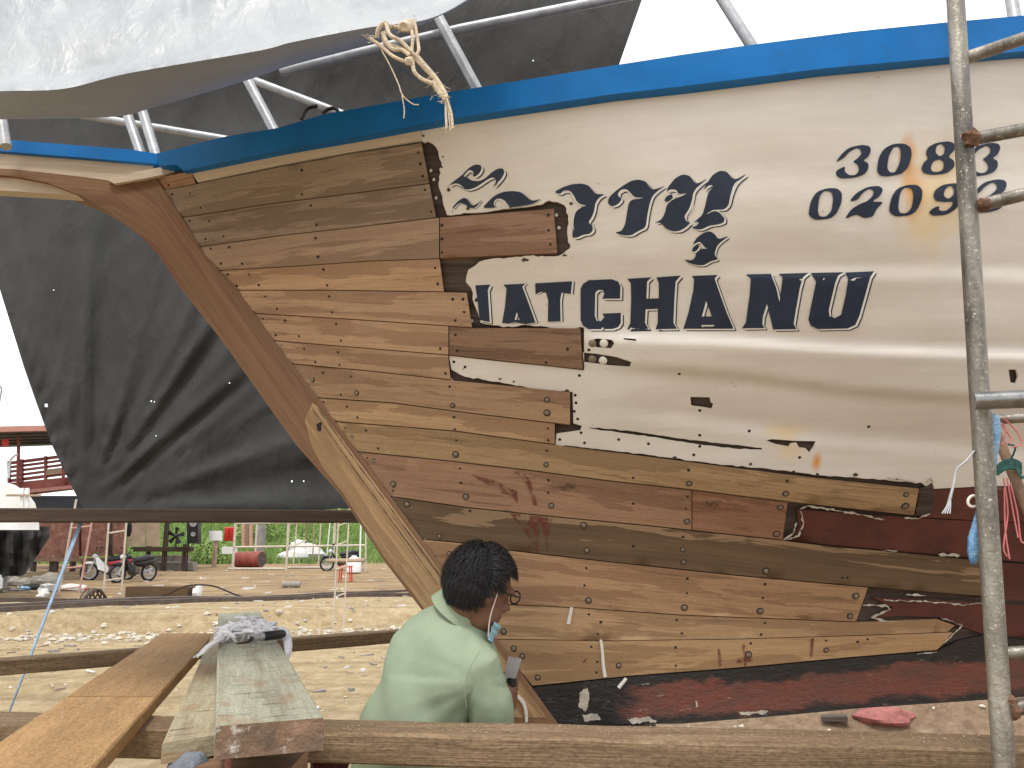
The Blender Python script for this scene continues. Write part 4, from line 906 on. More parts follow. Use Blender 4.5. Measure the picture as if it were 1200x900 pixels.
tag(mb.build('cord_lashing', M['green'], None), 'dark green cord knotted round the stick beside the pipe', 'cord')
M['pink'] = plain('pink_string', (.72, .22, .22), .7, var=.2, bstr=0)
mb = MB()
for pts in ([(1168, 494), (1178, 500), (1176, 520), (1172, 520)], [(1176, 490), (1192, 506), (1197, 520), (1186, 524)], [(1172, 496), (1184, 512), (1182, 520)], [(1176, 560), (1181, 600), (1176, 640), (1180, 652)], [(1184, 566), (1192, 600), (1196, 632), (1200, 636)], [(1180, 560), (1188, 604), (1193, 630)], [(1177, 572), (1178, 620), (1183, 655)]):
    mb.tube([P(x, y, 1.70) for x, y in pts], .0017, 6, smooth=4)
tag(mb.build('pink_string', M['pink'], None), 'thin pink plastic strings dangling behind the pipe frame', 'string')
def pbag(): 
    m, nt, b = newmat('blue_plastic'); v = coords(nt, 'Object', (1, 1, 1), False)
    L(nt, ramp(nt, noi(nt, v, 25, 5), [(.35, (.10, .30, .62)), (.6, (.35, .58, .82))]), b.inputs['Base Color']); b.inputs['Roughness'].default_value = .3; bump(nt, noi(nt, v, 60, 6, .7), b, .8, .02); return m
M['bag'] = pbag()
mb = MB(); vs = []
cs = [(1152, 572, 3), (1150, 590, 4), (1147, 610, 7), (1144, 630, 10), (1143, 645, 10), (1142, 655, 7), (1141, 661, 3)]
for cx, cy, hw in cs:
    for k in range(10):
        a = 2 * math.pi * k / 10; jw = 1 + .3 * noise.noise((cy * .2, k, 1)); vs.append(P(cx + hw * jw * math.cos(a), cy + .8 * noise.noise((cy, k, 3)), 1.69 + hw * .0014 * jw * math.sin(a)))
mb.add(vs, [(j * 10 + k, j * 10 + (k + 1) % 10, (j + 1) * 10 + (k + 1) % 10, (j + 1) * 10 + k) for j in range(6) for k in range(10)] + [tuple(range(60, 70))])
mb.tube([P(1164, 545, 1.70), P(1168, 505, 1.69), P(1166, 485, 1.69)], [.006, .009, .006], 8, smooth=3)
mb.tube([P(1152, 572, 1.69), P(1160, 555, 1.71), P(1164, 545, 1.70)], [.004, .004, .005], 8, smooth=3)
tag(mb.build('plastic_bag', M['bag'], None), 'crumpled light blue plastic bag hanging behind the steel upright', 'bag')
mb = MB(); mb.tube([P(1148, 583, 1.68), P(1140, 581, 1.68), P(1135, 585, 1.68), P(1135, 591, 1.68), P(1140, 594, 1.68), P(1147, 592, 1.69)], .0032, 8, smooth=4)
tag(mb.build('white_hook', M['putty'], None), 'small white plastic hook by the blue bag', 'hook')
mb = MB(); mb.tube([P(1142, 528, 1.66), P(1132, 540, 1.66), P(1121, 550, 1.66), P(1118, 565, 1.66), P(1113, 585, 1.66), P(1108, 600, 1.66)], [.0022, .0022, .002, .0024, .0035, .0022], 7, smooth=4)
for k in range(4): mb.tube([P(1114, 583, 1.66), P(1109 + k * 1.6, 594, 1.655), P(1104 + k * 3, 602, 1.65)], .0016, 5)
tag(mb.build('wire', M['galv'], None), 'bent grey wire with frayed end sticking out from the upright', 'wire')

# ---------------------------------------------------------------- the man at work
M['skin'] = plain('brown_skin', (.20, .098, .062), .55, var=.2, scale=14, bstr=.1)
M['hair'] = plain('black_hair', (.009, .008, .009), .68, var=.3, bstr=0)
def shirt_mat():
    m, nt, b = newmat('mint_cotton'); v = coords(nt, 'Object', (1, 1, 1), False)
    L(nt, ramp(nt, noi(nt, v, 5, 4), [(.3, (.26, .325, .225)), (.7, (.295, .36, .255))]), b.inputs['Base Color']); b.inputs['Roughness'].default_value = .9; b.inputs['Specular IOR Level'].default_value = .15
    bump(nt, mix(nt, .25, noi(nt, coords(nt, 'Object', (1, 1, .45), False), 22, 4, .55, .4), noi(nt, v, 500, 2)), b, .28, .02); return m
M['shirt'] = shirt_mat(); M['trousers'] = plain('dark_trousers', (.03, .032, .04), .9, bstr=.2)
man = empty('person', (PZ(500, 1000, .87).x, 2.22, 0), 'man in mint green polo shirt and lowered face mask scraping the stem', 'person')
def remesh(mb, name, mat, voxel, smooth_it, parent, disp=None, label=None):
    o = mb.build(name, mat, None); r = o.modifiers.new('r', 'REMESH'); r.mode = 'VOXEL'; r.voxel_size = voxel
    s = o.modifiers.new('s', 'SMOOTH'); s.factor = .5; s.iterations = smooth_it
    dg = bpy.context.evaluated_depsgraph_get(); me = bpy.data.meshes.new_from_object(o.evaluated_get(dg)); old = o.data; o.modifiers.clear(); o.data = me; bpy.data.meshes.remove(old)
    if disp:
        co = [(v.co.copy(), v.normal.copy()) for v in me.vertices]
        for v, (c, n) in zip(me.vertices, co): v.co = c + n * disp(c)
    me.polygons.foreach_set('use_smooth', [True] * len(me.polygons))
    return put(o, parent)
def loft(mb, rings, n=28, e=2.4):
    vs = []
    for l_, r_, hd in rings:
        c = (l_ + r_) / 2; ax = (r_ - l_) / 2; pr = Vector((-ax.y, ax.x, 0)).normalized() * hd
        for k in range(n):
            a = 2 * math.pi * k / n; ca, sa = math.cos(a), math.sin(a); f = lambda q: math.copysign(abs(q) ** (2 / e), q)
            vs.append(c + ax * f(ca) + pr * f(sa))
    fs = [(j * n + k, j * n + (k + 1) % n, (j + 1) * n + (k + 1) % n, (j + 1) * n + k) for j in range(len(rings) - 1) for k in range(n)]
    fs += [tuple(range(n - 1, -1, -1)), tuple((len(rings) - 1) * n + k for k in range(n))]
    mb.add(vs, fs)
DL, DR = 2.32, 2.20
def rg_(l_, r_, hd, dl=DL, dr=DR): return P(l_[0], l_[1], dl), P(r_[0], r_[1], dr), hd
torso = [rg_((517, 706), (556, 728), .050, 2.27, 2.24), rg_((502, 712), (560, 738), .070), rg_((484, 722), (572, 756), .095), rg_((469, 740), (580, 778), .115), rg_((459, 765), (584, 796), .125),
         rg_((450, 795), (562, 812), .126), rg_((440, 820), (548, 830), .124), rg_((428, 850), (542, 852), .122), rg_((419, 880), (546, 880), .124), rg_((409, 920), (560, 920), .13), rg_((404, 970), (562, 970), .135), rg_((402, 1010), (564, 1010), .138)]
sh = MB(); loft(sh, torso)
SHO, ELB, WRI = P(566, 780, 2.17), P(577, 856, 2.22), P(596, 822, 2.50)
sh.tube([P(545, 758, 2.21), SHO, P(575, 818, 2.185), P(577, 848, 2.205), ELB.lerp(WRI, .12)], [.05, .057, .056, .056, .054], 20)
SHL, ELL, WRL = P(486, 752, 2.36), P(492, 850, 2.5), P(545, 880, 2.62)
sh.tube([P(500, 735, 2.30), SHL, SHL.lerp(ELL, .5), SHL.lerp(ELL, .85)], [.05, .058, .060, .060], 18)
def folds(c):
    # long soft folds that run down from the right armpit, and gathered folds low on the back
    q = c - P(560, 800, 2.1); a = math.atan2(q.z, q.x); r = q.length
    d = .006 * noise.noise((a * 3.5, r * 3, 1)) * math.exp(-((r - .16) / .16) ** 2)
    d += (.010 + .012 * sstep(1.42, 1.2, c.z)) * noise.noise(Vector((c.x * 11 + c.z * 4, c.y * 8, c.z * 2.6))) + .003 * noise.noise(Vector((c.x * 30, c.y * 30, c.z * 12)))
    return d
shirt = remesh(sh, 'shirt', M['shirt'], .009, 7, man, folds)
# seam of the sleeve
mb = MB(); mb.tube([P(562, 764, 2.095), P(553, 778, 2.085), P(547, 795, 2.088), P(545, 812, 2.095), P(547, 830, 2.11)], .0016, 6, smooth=5); mb.build('sleeve_seam', M['shirt'], shirt)
# collar, standing a little at the nape
NB = P(535, 716, 2.26); ndir = (P(556, 690, 2.25) - P(534, 722, 2.27)).normalized(); 
s1 = (P(560, 736, 2.22) - P(513, 705, 2.29)).normalized(); s1 = (s1 - ndir * s1.dot(ndir)).normalized(); s2 = ndir.cross(s1)
vs = []; n = 30
for k in range(n):
    a = math.radians(-200 + 260 * k / (n - 1)) if False else math.radians(-95 + 250 * k / (n - 1) - 85)
    rr = .066; dv_ = s1 * math.cos(a) * 1.0 + s2 * math.sin(a) * .92
    for rad, h in ((rr * .93, .004), (rr * .90, .036), (rr * .96, .041), (rr * 1.08, .022), (rr * 1.27, -.006), (rr * 1.22, -.008)): vs.append(NB + dv_ * rad + ndir * h)
mb = MB(); mb.add(vs, [(j * 6 + k, j * 6 + k + 1, (j + 1) * 6 + k + 1, (j + 1) * 6 + k) for j in range(n - 1) for k in range(5)]); col_ = mb.build('collar', M['shirt'], shirt)
# body: head, neck, arms, hands and legs in one skin
fd = Vector((.80, .50, -.34)).normalized(); rt = fd.cross(Vector((0, 0, 1))).normalized(); upv = rt.cross(fd).normalized(); upv = (upv + rt * .10).normalized(); rt = fd.cross(upv).normalized()
HC = P(562, 690, 2.235)
RM = Matrix((rt, fd, upv)).transposed()
def hp(r_, f_, u_): return HC + rt * r_ + fd * f_ + upv * u_
bd = MB()
bd.blob(hp(0, -.008, .015), (.074, .094, .098), 24, rot=RM); bd.blob(hp(0, .030, -.050), (.056, .060, .062), 20, rot=RM)
bd.blob(hp(0, .068, -.088), (.026, .022, .020), 12, rot=RM); bd.tube([hp(0, .088, .008), hp(0, .107, -.026), hp(0, .092, -.036)], [.007, .012, .009], 10); bd.blob(hp(0, .086, .022), (.05, .014, .012), 14, rot=RM); bd.blob(hp(0, .083, -.058), (.022, .012, .009), 12, rot=RM)
for s in (-1, 1): bd.blob(hp(s * .075, -.006, -.006), (.009, .019, .031), 12, rot=RM)
bd.tube([hp(0, -.028, -.03), P(541, 716, 2.26), P(535, 742, 2.27)], [.057, .056, .068], 20)
loft(bd, [(l_.lerp(r_, .12), r_.lerp(l_, .12), h * .78) for l_, r_, h in torso[2:]])
def limb(pts, rs): bd.tube(pts, rs, 16, smooth=4)
limb([P(560, 775, 2.2), SHO, SHO.lerp(ELB, .55), ELB, ELB.lerp(WRI, .3), WRI], [.030, .036, .036, .038, .040, .027])
limb([P(500, 745, 2.31), SHL, SHL.lerp(ELL, .55), ELL, ELL.lerp(WRL, .3), WRL], [.030, .036, .036, .038, .040, .027])
def hand(w_, grip, axis_, inward, s=1):
    """palm at the wrist, fingers curling round a grip that runs along axis_"""
    ax = axis_.normalized(); inn = inward.normalized(); lat = ax.cross(inn).normalized() * s
    palm = grip - inn * .030
    bd.tube([w_, palm + ax * .004, palm + lat * .022], [.027, .031, .026], 12, smooth=3)
    for k, (o_, ln) in enumerate(((.032, .95), (.011, 1.05), (-.010, 1.0), (-.030, .82))):
        b_ = palm + ax * o_ + lat * .030
        bd.tube([b_, b_ + lat * .016 * ln + inn * .020, grip + ax * o_ * .95 + lat * .004 * ln + inn * .034 * ln + lat * .012, grip + ax * o_ * .9 - lat * .012 + inn * .030 * ln], [.0095, .0092, .0085, .0072], 8, smooth=4)
    bd.tube([palm + ax * .026 - lat * .018, palm + ax * .044 - lat * .020 + inn * .024, palm + ax * .046 - lat * .004 + inn * .050], [.011, .0105, .008], 8, smooth=4)
GR = P(599, 806, 2.50); GA = P(600, 780, 2.50) - P(597, 818, 2.50); hand(WRI, GR, GA, Vector((.35, .95, .1)), 1)
hand(WRL, P(566, 876, 2.62), Vector((.3, .2, 1)), Vector((.9, .4, 0)), -1)
hip = P(483, 1000, 2.26)
latb = Vector((.9, -.42, 0)).normalized()
for s in (-1, 1):
    h0 = hip + latb * s * .085; kn = Vector((h0.x + .03, h0.y + .06, .47)); an_ = Vector((h0.x + .01, h0.y + .02, .08)); limb([h0 + Vector((0, 0, .02)), h0.lerp(kn, .5), kn, kn.lerp(an_, .35), an_], [.085, .072, .052, .054, .036])
    ft = Vector((.6, .8, 0)); bd.tube([an_ - ft * .05 + Vector((0, 0, -.045)), an_ + Vector((0, 0, -.04)), an_ + ft * .10 + Vector((0, 0, -.05)), an_ + ft * .19 + Vector((0, 0, -.06))], [.030, .040, .034, .018], 12, smooth=3)
body = remesh(bd, 'body', M['skin'], .0065, 3, man)
tr_ = MB()
loft(tr_, [(hip - latb * .165 + Vector((0, 0, .06)), hip + latb * .165 + Vector((0, 0, .06)), .115), (hip - latb * .17 - Vector((0, 0, .06)), hip + latb * .17 - Vector((0, 0, .06)), .12)])
for s in (-1, 1):
    h0 = hip + latb * s * .085; kn = Vector((h0.x + .03, h0.y + .06, .47)); an_ = Vector((h0.x + .01, h0.y + .02, .10)); tr_.tube([h0, h0.lerp(kn, .5), kn, kn.lerp(an_, .4), an_], [.098, .086, .070, .068, .062], 18, smooth=4)
remesh(tr_, 'trousers', M['trousers'], .012, 4, man, lambda c: .006 * noise.noise(Vector((c.x * 14, c.y * 14, c.z * 6))))
# hair: scalp cap and many short locks
hr = MB(); rh = random.Random(5); hair_c = hp(0, -.010, .018)
def scalp(q):   # q unit vector in head frame (r, f, u)
    return hair_c + RM @ Vector((q.x * .083, q.y * .103, q.z * .107))
def haired(q): return q.z > (-.72 if q.y < -.15 else -.52) + .55 * max(0, q.y) * 2.0 and q.y < .80 and not (q.y > .25 and q.z < .42) and not (q.y > -.08 and q.z < -.02)
n1, n2 = 40, 26; idx = {}
for j in range(n2 + 1):
    for i in range(n1):
        th, ph = math.pi * j / n2, 2 * math.pi * i / n1; q = Vector((math.sin(th) * math.cos(ph), math.sin(th) * math.sin(ph), math.cos(th))); idx[i, j] = (q, scalp(q))
cap = [(i, j) for j in range(n2) for i in range(n1) if all(haired(idx[a % n1, b][0]) for a, b in ((i, j), (i + 1, j), (i + 1, j + 1), (i, j + 1)))]
for i, j in cap: hr.add([idx[i, j][1], idx[i, j + 1][1], idx[(i + 1) % n1, j + 1][1], idx[(i + 1) % n1, j][1]], [(0, 1, 2, 3)])
cnt = 0
while cnt < 9000:
    q = Vector((rh.gauss(0, 1), rh.gauss(0, 1), rh.gauss(0, 1))).normalized()
    if not haired(q): continue
    cnt += 1; p = scalp(q); nrm = (RM @ Vector((q.x / .080, q.y / .099, q.z / .104))).normalized()
    grow = fd * .55 - upv * .35 * (1 if q.z < .4 else .1) + rt * q.x * .3 + Vector((rh.uniform(-.28, .28), rh.uniform(-.28, .28), rh.uniform(-.2, .3)))
    if q.y < -.2: grow = -upv * .9 - fd * .1 + Vector((rh.uniform(-.2, .2), rh.uniform(-.2, .2), rh.uniform(-.2, .2)))
    tn = (grow - nrm * grow.dot(nrm)).normalized(); ln = rh.uniform(.018, .040) * (1.0 if q.z > -.2 else .55); sd_ = nrm.cross(tn) * rh.uniform(.0006, .0015)
    a_ = p - nrm * .002; b_ = p + nrm * (.30 * ln if q.z > .1 else .16 * ln) + tn * .55 * ln; c_ = p + nrm * .24 * ln * rh.uniform(.2, 1.2) + tn * ln
    hr.add([a_ - sd_, a_ + sd_, b_ + sd_ * .9, b_ - sd_ * .9, c_], [(0, 1, 2, 3), (3, 2, 4)])
hr.build('hair', M['hair'], man, False)
# glasses, mask
gl = MB()
for s in (-1, 1):
    c0 = hp(s * .034, .100, .012); gl.tube([c0 + (rt * math.cos(a) * .025 + upv * math.sin(a) * .018) for a in [2 * math.pi * k / 16 for k in range(17)]], .0024, 6)
    gl.tube([hp(s * .058, .098, .016), hp(s * .080, .060, .014), hp(s * .083, .0, .012)], .0026, 6)
gl.tube([hp(-.009, .102, .014), hp(.009, .102, .014)], .002, 6); gl.build('glasses', M['nail'], man)
M['mask'] = plain('blue_face_mask', (.30, .52, .62), .9, var=.15, bstr=.2); M['loop'] = plain('pale_ear_loop', (.75, .62, .58), .9, bstr=0)
mk = MB(); vs = []
for j in range(7):
    for k in range(15):
        a = math.radians(-78 + 156 * k / 14); u_ = -.066 - .050 * j / 6; rr = 1 + .05 * math.sin(j * 2.4)
        vs.append(hp(math.sin(a) * .062 * rr, .030 + math.cos(a) * (.068 - .012 * (j / 6)) * rr, u_ - .01 * math.cos(a)))
mk.add(vs, [(j * 15 + k, j * 15 + k + 1, (j + 1) * 15 + k + 1, (j + 1) * 15 + k) for j in range(6) for k in range(14)]); msk = mk.build('face_mask', M['mask'], man)
for s in (-1, 1):
    mb = MB(); mb.tube([hp(s * .060, .042, -.110), hp(s * .070, .022, -.06), hp(s * .082, .010, .018), hp(s * .084, -.004, .028), hp(s * .083, -.018, .016)], .0019, 6, smooth=4); mb.build('ear_loop', M['loop'], msk)
# the scraper in his hand
kn = empty('scraper', GR, 'grey bladed scraper with black handle held against the stem', 'scraper')
M['blade'] = plain('steel_blade', (.48, .48, .48), .4, .55, var=.25, scale=25, bstr=.1); M['black'] = plain('black_plastic', (.014, .014, .016), .45, var=.3, bstr=.05)
g0 = P(597, 817, 2.47); g1 = P(600, 794, 2.47); mb = MB(); mb.tube([g0, g0.lerp(g1, .4), g1], [.015, .018, .016], 12, smooth=3); mb.build('handle', M['black'], kn)
mb = MB(); q = [P(590, 795, 2.46), P(604, 797, 2.46), P(611, 772, 2.46), P(596, 769, 2.46)]; dv_ = Vector((0, .003, 0)); mb.add(q + [p + dv_ for p in q], [(3, 2, 1, 0), (4, 5, 6, 7), (0, 1, 5, 4), (1, 2, 6, 5), (2, 3, 7, 6), (3, 0, 4, 7)]); mb.build('blade', M['blade'], kn, False)
mb = MB(); mb.tube([P(605, 815, 2.71), P(612, 822, 2.71), P(616, 832, 2.71), P(617, 846, 2.71)], [.006, .007, .006, .005], 8, smooth=4); mb.build('putty_run', M['putty'], stem)

# rag and chisel on the grey plank
TZ = BZ + .106
rag = MB(); rr_ = random.Random(9); M['rag'] = plain('dirty_white_rag', (.80, .78, .79), .9, var=.25, scale=25, bstr=.6)
def on(x, y, h=0): return PZ(x, y, TZ + .004) + Vector((0, 0, h))
for k in range(110):
    x = rr_.uniform(258, 318); y = 750 - (x - 258) * .10 + rr_.uniform(-10, 6) * (1 - abs(x - 290) / 60); p = on(x, y, rr_.uniform(.004, .03) * (1 - abs(x - 288) / 45) + .004)
    d = Vector((rr_.uniform(-1, 1), rr_.uniform(-.6, .6), rr_.uniform(-.3, .3))).normalized() * rr_.uniform(.02, .05)
    rag.tube([p - d, p + Vector((0, 0, rr_.uniform(.006, .016))), p + d], [.003, rr_.uniform(.005, .009), .003], 8, smooth=3)
for k in range(7):
    y = 752 + rr_.uniform(-3, 3); rag.tube([on(262, y, .012), on(250, y + 5 + k % 3, .012), on(240, y + 9 + rr_.uniform(-2, 3), .0), on(230 + rr_.uniform(-4, 4), y + 11 + rr_.uniform(-4, 5), -.01)], [.005, .0045, .004, .002], 7, smooth=4)
rag.tube([on(322, 742, .012), on(334, 746, .010), on(338, 754, -.015), on(335, 762, -.03)], [.014, .016, .014, .008], 9, smooth=4)
o = rag.build('rag', M['rag'], None); tag(o, 'knotted dirty white rag lying on the grey plank', 'rag')
ch = empty('chisel', on(300, 750, 0), 'chisel with steel shank and black taped handle in front of the rag', 'chisel')
pz = lambda x, y, h=.022: on(x, y + 5, h)
mb = MB(); mb.tube([pz(308, 749), pz(312, 748.5), pz(330, 746), pz(332, 745.6)], [.013, .015, .015, .012], 12); mb.build('handle', M['black'], ch)
mb = MB(); mb.tube([pz(295, 751), pz(308, 749)], [.011, .012], 12); mb.build('ferrule', M['blade'], ch)
mb = MB(); mb.tube([pz(277, 753.5, .010), pz(290, 751.8, .012), pz(295, 751)], [.002, .0045, .008], 8); mb.build('blade', M['nail'], ch)
# ---------------------------------------------------------------- the yard behind
def base(x, D): 
    p = P(x, 600, D); p.z = gh(p.x, p.y); return p
def px(D): return D / 900 * 1.02
M['rustsheet'] = plain('rusty_iron_sheet', (.30, .14, .10), .85, var=.5, scale=3, col2=(.16, .075, .055), dirt=(.40, .30, .25), dirtpos=(.55, .7), bstr=.5)
M['tan'] = plain('faded_tan_board', (.42, .32, .23), .85, var=.3, scale=2.5, bstr=.2)
M['redpaint'] = plain('red_boat_paint', (.28, .075, .06), .55, var=.35, scale=3, bstr=.1)
M['pinkroof'] = plain('faded_red_roof', (.45, .22, .18), .7, var=.2, bstr=.1)
M['navyhull'] = plain('navy_hull', (.02, .026, .04), .5, var=.3, bstr=.1)
M['whitep'] = plain('white_boat_paint', (.78, .79, .80), .4, var=.1, bstr=.05)
M['creampipe'] = plain('cream_painted_pipe', (.62, .55, .46), .6, var=.3, scale=10, bstr=.1)
M['pinkpipe'] = plain('pale_red_pipe', (.55, .32, .27), .6, var=.3, scale=10, bstr=.1)
M['red_b'] = plain('bright_red_plastic', (.62, .03, .03), .4, var=.2, bstr=0)
M['drum'] = plain('rusty_red_drum', (.33, .075, .055), .6, var=.4, scale=5, dirt=(.20, .09, .06), bstr=.2)
M['concrete'] = plain('grey_concrete', (.30, .27, .23), .9, var=.35, scale=5, bstr=.5)
M['sack'] = plain('white_sack', (.72, .71, .69), .8, var=.2, scale=6, bstr=.4)
M['rubber'] = plain('tyre_rubber', (.018, .018, .018), .8, bstr=.1)
M['steel'] = plain('rail_steel', (.13, .10, .085), .7, .3, var=.4, scale=6, bstr=.3)
M['strap'] = plain('blue_strap', (.30, .42, .58), .7, var=.3, scale=30, bstr=.3)
M['debris'] = plain('grey_debris', (.33, .30, .28), .9, var=.4, scale=14, bstr=.5)
M['headlamp'] = plain('lamp_glass', (.6, .6, .6), .15, var=.1, bstr=0)
M['graysheet'] = plain('dull_grey_sheet', (.30, .29, .28), .8, var=.3, scale=4, bstr=.2)

# rails of the slipway
def long_rail(x0, y0, x1, y1, w, h, mat, label):
    a, b = PZ(x0, y0, .30), PZ(x1, y1, .30); mb = MB(); n = 24
    for i in range(n):
        p, q = a.lerp(b, i / n), a.lerp(b, (i + 1.0) / n); p.z = gh(p.x, p.y) + h * .35; q.z = gh(q.x, q.y) + h * .35
        mb.bar(p, q, w, h)
    tag(mb.build('slipway_rail', mat, None, False), label, 'rail', 'rails of the slipway')
for k, (a, b, w, h, l_) in enumerate((((-60, 720), (560, 692), .10, .10, 'nearest dark steel slipway rail crossing the dirt'), ((-60, 714), (560, 688), .16, .07, 'flat second slipway rail just behind the nearest one'), ((-60, 708), (560, 682), .09, .11, 'third slipway rail running beside the grey timber block'), ((-60, 703), (560, 678), .07, .08, 'farthest thin slipway rail in the dirt'))):
    long_rail(*a, *b, w, h, M['steel'], l_)
# timber block with a white cloth, and a cable
p0, p1 = base(163, 20.5), base(234, 19.8); mb = MB(); mb.bar(p0 + Vector((0, 0, .15)), p1 + Vector((0, 0, .17)), .42, .28); tag(mb.build('timber_block', M['beam'], None, False), 'grey squared timber block lying on the rails', 'timber').color = (.45, .38, .33, 1)
mb = MB(); p = base(239, 19.7); mb.blob(p + Vector((0, 0, .17)), (.12, .16, .17), 10, rough=.5); tag(mb.build('white_cloth', M['sack'], None), 'white cloth bundle at the end of the grey timber block', 'cloth')
mb = MB(); mb.tube([base(170, 19) + Vector((0, 0, .05)), base(200, 19) + Vector((0, 0, .16)), base(225, 18.9) + Vector((0, 0, .36)), base(255, 19.2) + Vector((0, 0, .34)), base(285, 19.5) + Vector((0, 0, .10)), base(305, 19.6) + Vector((0, 0, .05))], .02, 7, smooth=5); tag(mb.build('cable', M['nail'], None), 'black cable looping over the timber block', 'cable')
mb = MB()
for x, s in ((200, .3), (212, .25)): q = base(x, 22.3); mb.bar(q + Vector((-.4, 0, .07)), q + Vector((.45, 0, .10)), .16, .12)
tag(mb.build('scrap_timber', M['stick'], None, False), 'brown scrap timbers lying behind the grey block', 'timber')
# short logs and coil
for k, (x, D, l_) in enumerate(((341, 24.0, 'left short brown log on the dirt in front of the drum'), (351, 24.0, 'right short brown log on the dirt in front of the drum'))):
    q = base(x, D); mb = MB(); mb.tube([q + Vector((-.14, 0, .09)), q + Vector((.13, .03, .09))], [.10, .095], 12); tag(mb.build('log', M['debris'], None), l_, 'log')
cl = MB()
for k in range(7): q = base(109 + k * 3.6, 20.2); cl.tube([q + Vector((.11 * math.cos(a) * .5, .16 * math.sin(a), .13 + .13 * math.sin(a + .6 * k))) for a in [2 * math.pi * j / 12 for j in range(13)]], .022, 6)
tag(cl.build('chain_coil', M['steel'], None), 'row of rusty chain loops lying by the rails', 'chain')
# motorcycles
def moto(x, D, rz, label, fair, frame_c, sc_=.95, flip=1):
    b = base(x, D); root = empty('motorcycle', b, label, 'motorcycle', 'parked motorcycles')
    rot = Matrix.Rotation(rz, 3, 'Z')
    W = lambda u, v, w_: b + rot @ (Vector((u * flip, v, w_)) * sc_)
    for u in (-.62, .62):
        wh = MB(); r_ = .285
        wh.tube([W(u + r_ * math.cos(a), 0, .30 + r_ * math.sin(a)) for a in [2 * math.pi * k / 24 for k in range(25)]], .045 * sc_, 8); o = wh.build('wheel', M['rubber'], root)
        rm = MB(); rm.tube([W(u + .235 * math.cos(a), 0, .30 + .235 * math.sin(a)) for a in [2 * math.pi * k / 20 for k in range(21)]], .018 * sc_, 6)
        for k in range(10): a = k * math.pi / 5; rm.tube([W(u, 0, .30), W(u + .23 * math.cos(a), 0, .30 + .23 * math.sin(a))], .007, 5)
        rm.tube([W(u, -.06, .30), W(u, .06, .30)], .05 * sc_, 8); rm.build('rim', M['galv'], o)
    mb = MB()
    for s in (-1, 1): mb.tube([W(-.62, s * .07, .30), W(-.50, s * .07, .60), W(-.40, s * .06, .88)], .022, 7)
    mb.build('fork', M['galv'], root)
    mb = MB(); mb.tube([W(-.38, -.33, .98), W(-.38, -.2, 1.0), W(-.40, 0, .92), W(-.38, .2, 1.0), W(-.38, .33, .98)], .017, 7, smooth=3); mb.build('handlebar', M['black'], root)
    mb = MB(); mb.blob(W(-.47, 0, .86), (.10, .09, .09), 10); mb.build('headlight', M['headlamp'], root)
    mb = MB(); mb.blob(W(-.62, 0, .62), (.24 * sc_, .075, .06), 12, rot=rot); mb.build('front_mudguard', fair, root)
    mb = MB(); mb.add([W(*q) for q in ((-.44, -.13, .86), (-.30, -.16, .40), (.02, -.14, .28), (.10, -.12, .42), (-.20, -.13, .62), (-.44, .13, .86), (-.30, .16, .40), (.02, .14, .28), (.10, .12, .42), (-.20, .13, .62))], [(0, 1, 2, 3, 4), (9, 8, 7, 6, 5), (0, 5, 6, 1), (1, 6, 7, 2), (2, 7, 8, 3), (3, 8, 9, 4), (4, 9, 5, 0)]); mb.build('leg_shield', fair, root, False)
    mb = MB(); mb.blob(W(.02, 0, .36), (.22, .13, .14), 12, rough=.4); mb.build('engine', M['steel'], root)
    mb = MB(); mb.tube([W(-.05, 0, .74), W(.2, 0, .74), W(.5, 0, .80), W(.78, 0, .82)], [.09, .12, .12, .05], 10, smooth=3); mb.build('seat', M['black'], root)
    mb = MB(); mb.tube([W(.0, 0, .62), W(.3, 0, .62), W(.6, 0, .66), W(.86, 0, .70)], [.07, .13, .12, .04], 10, smooth=3); mb.build('tail_fairing', frame_c, root)
    mb = MB(); mb.tube([W(.1, .15, .28), W(.5, .16, .30), W(.85, .17, .38)], [.03, .05, .055], 9); mb.build('exhaust', M['galv'], root)
    mb = MB()
    for s in (-1, 1): mb.tube([W(-.40, s * .2, 1.0), W(-.36, s * .27, 1.14)], .008, 5); mb.blob(W(-.36, s * .28, 1.17), (.05, .03, .035), 8)
    mb.build('mirror', M['black'], root)
M['white_f'] = plain('white_fairing', (.72, .72, .73), .35, var=.08, bstr=0); M['red_f'] = plain('red_fairing', (.50, .03, .05), .35, var=.15, bstr=0)
moto(133, 27.5, math.radians(12), 'white and red motorcycle parked in front of the rusty shed', M['white_f'], M['red_f'])
moto(163, 26.5, math.radians(62), 'black motorcycle parked at the right of the white and red one', M['black'], M['black'])
moto(402, 34.0, math.radians(8), 'dark motorcycle behind the pipe frames with white cloth on its side', M['black'], M['black'], .95)
# rusty shed on stilts
shed = empty('shed', base(110, 33), 'low shed of rusty iron sheets on stilts behind the motorcycles', 'shed')
def panel(x0, y0, x1, y1, D, mat, name='sheet_panel', par=shed, th=.05, x0b=None, x1b=None):
    x0b = x0 if x0b is None else x0b; x1b = x1 if x1b is None else x1b
    q = [P(x0, y0, D), P(x1, y0, D), P(x1b, y1, D), P(x0b, y1, D)]; d = Vector((0, th, 0)); mb = MB()
    mb.add(q + [p + d for p in q], [(3, 2, 1, 0), (4, 5, 6, 7), (0, 1, 5, 4), (1, 2, 6, 5), (2, 3, 7, 6), (3, 0, 4, 7)]); return mb.build(name, mat, par, False)
panel(28, 604, 92, 655, 33.0, M['rustsheet'], x0b=34); panel(95.5, 604, 126, 652, 32.6, M['rustsheet']); panel(132, 604, 148, 650, 32.8, M['rustsheet']); panel(150, 604, 170, 640, 32.9, M['tan']); panel(171.5, 604, 187, 640, 32.95, M['tan'])
panel(90, 606, 97, 652, 33.3, M['redpaint'], 'frame_board'); panel(126, 604, 133, 652, 33.3, M['oldwood'], 'frame_board')
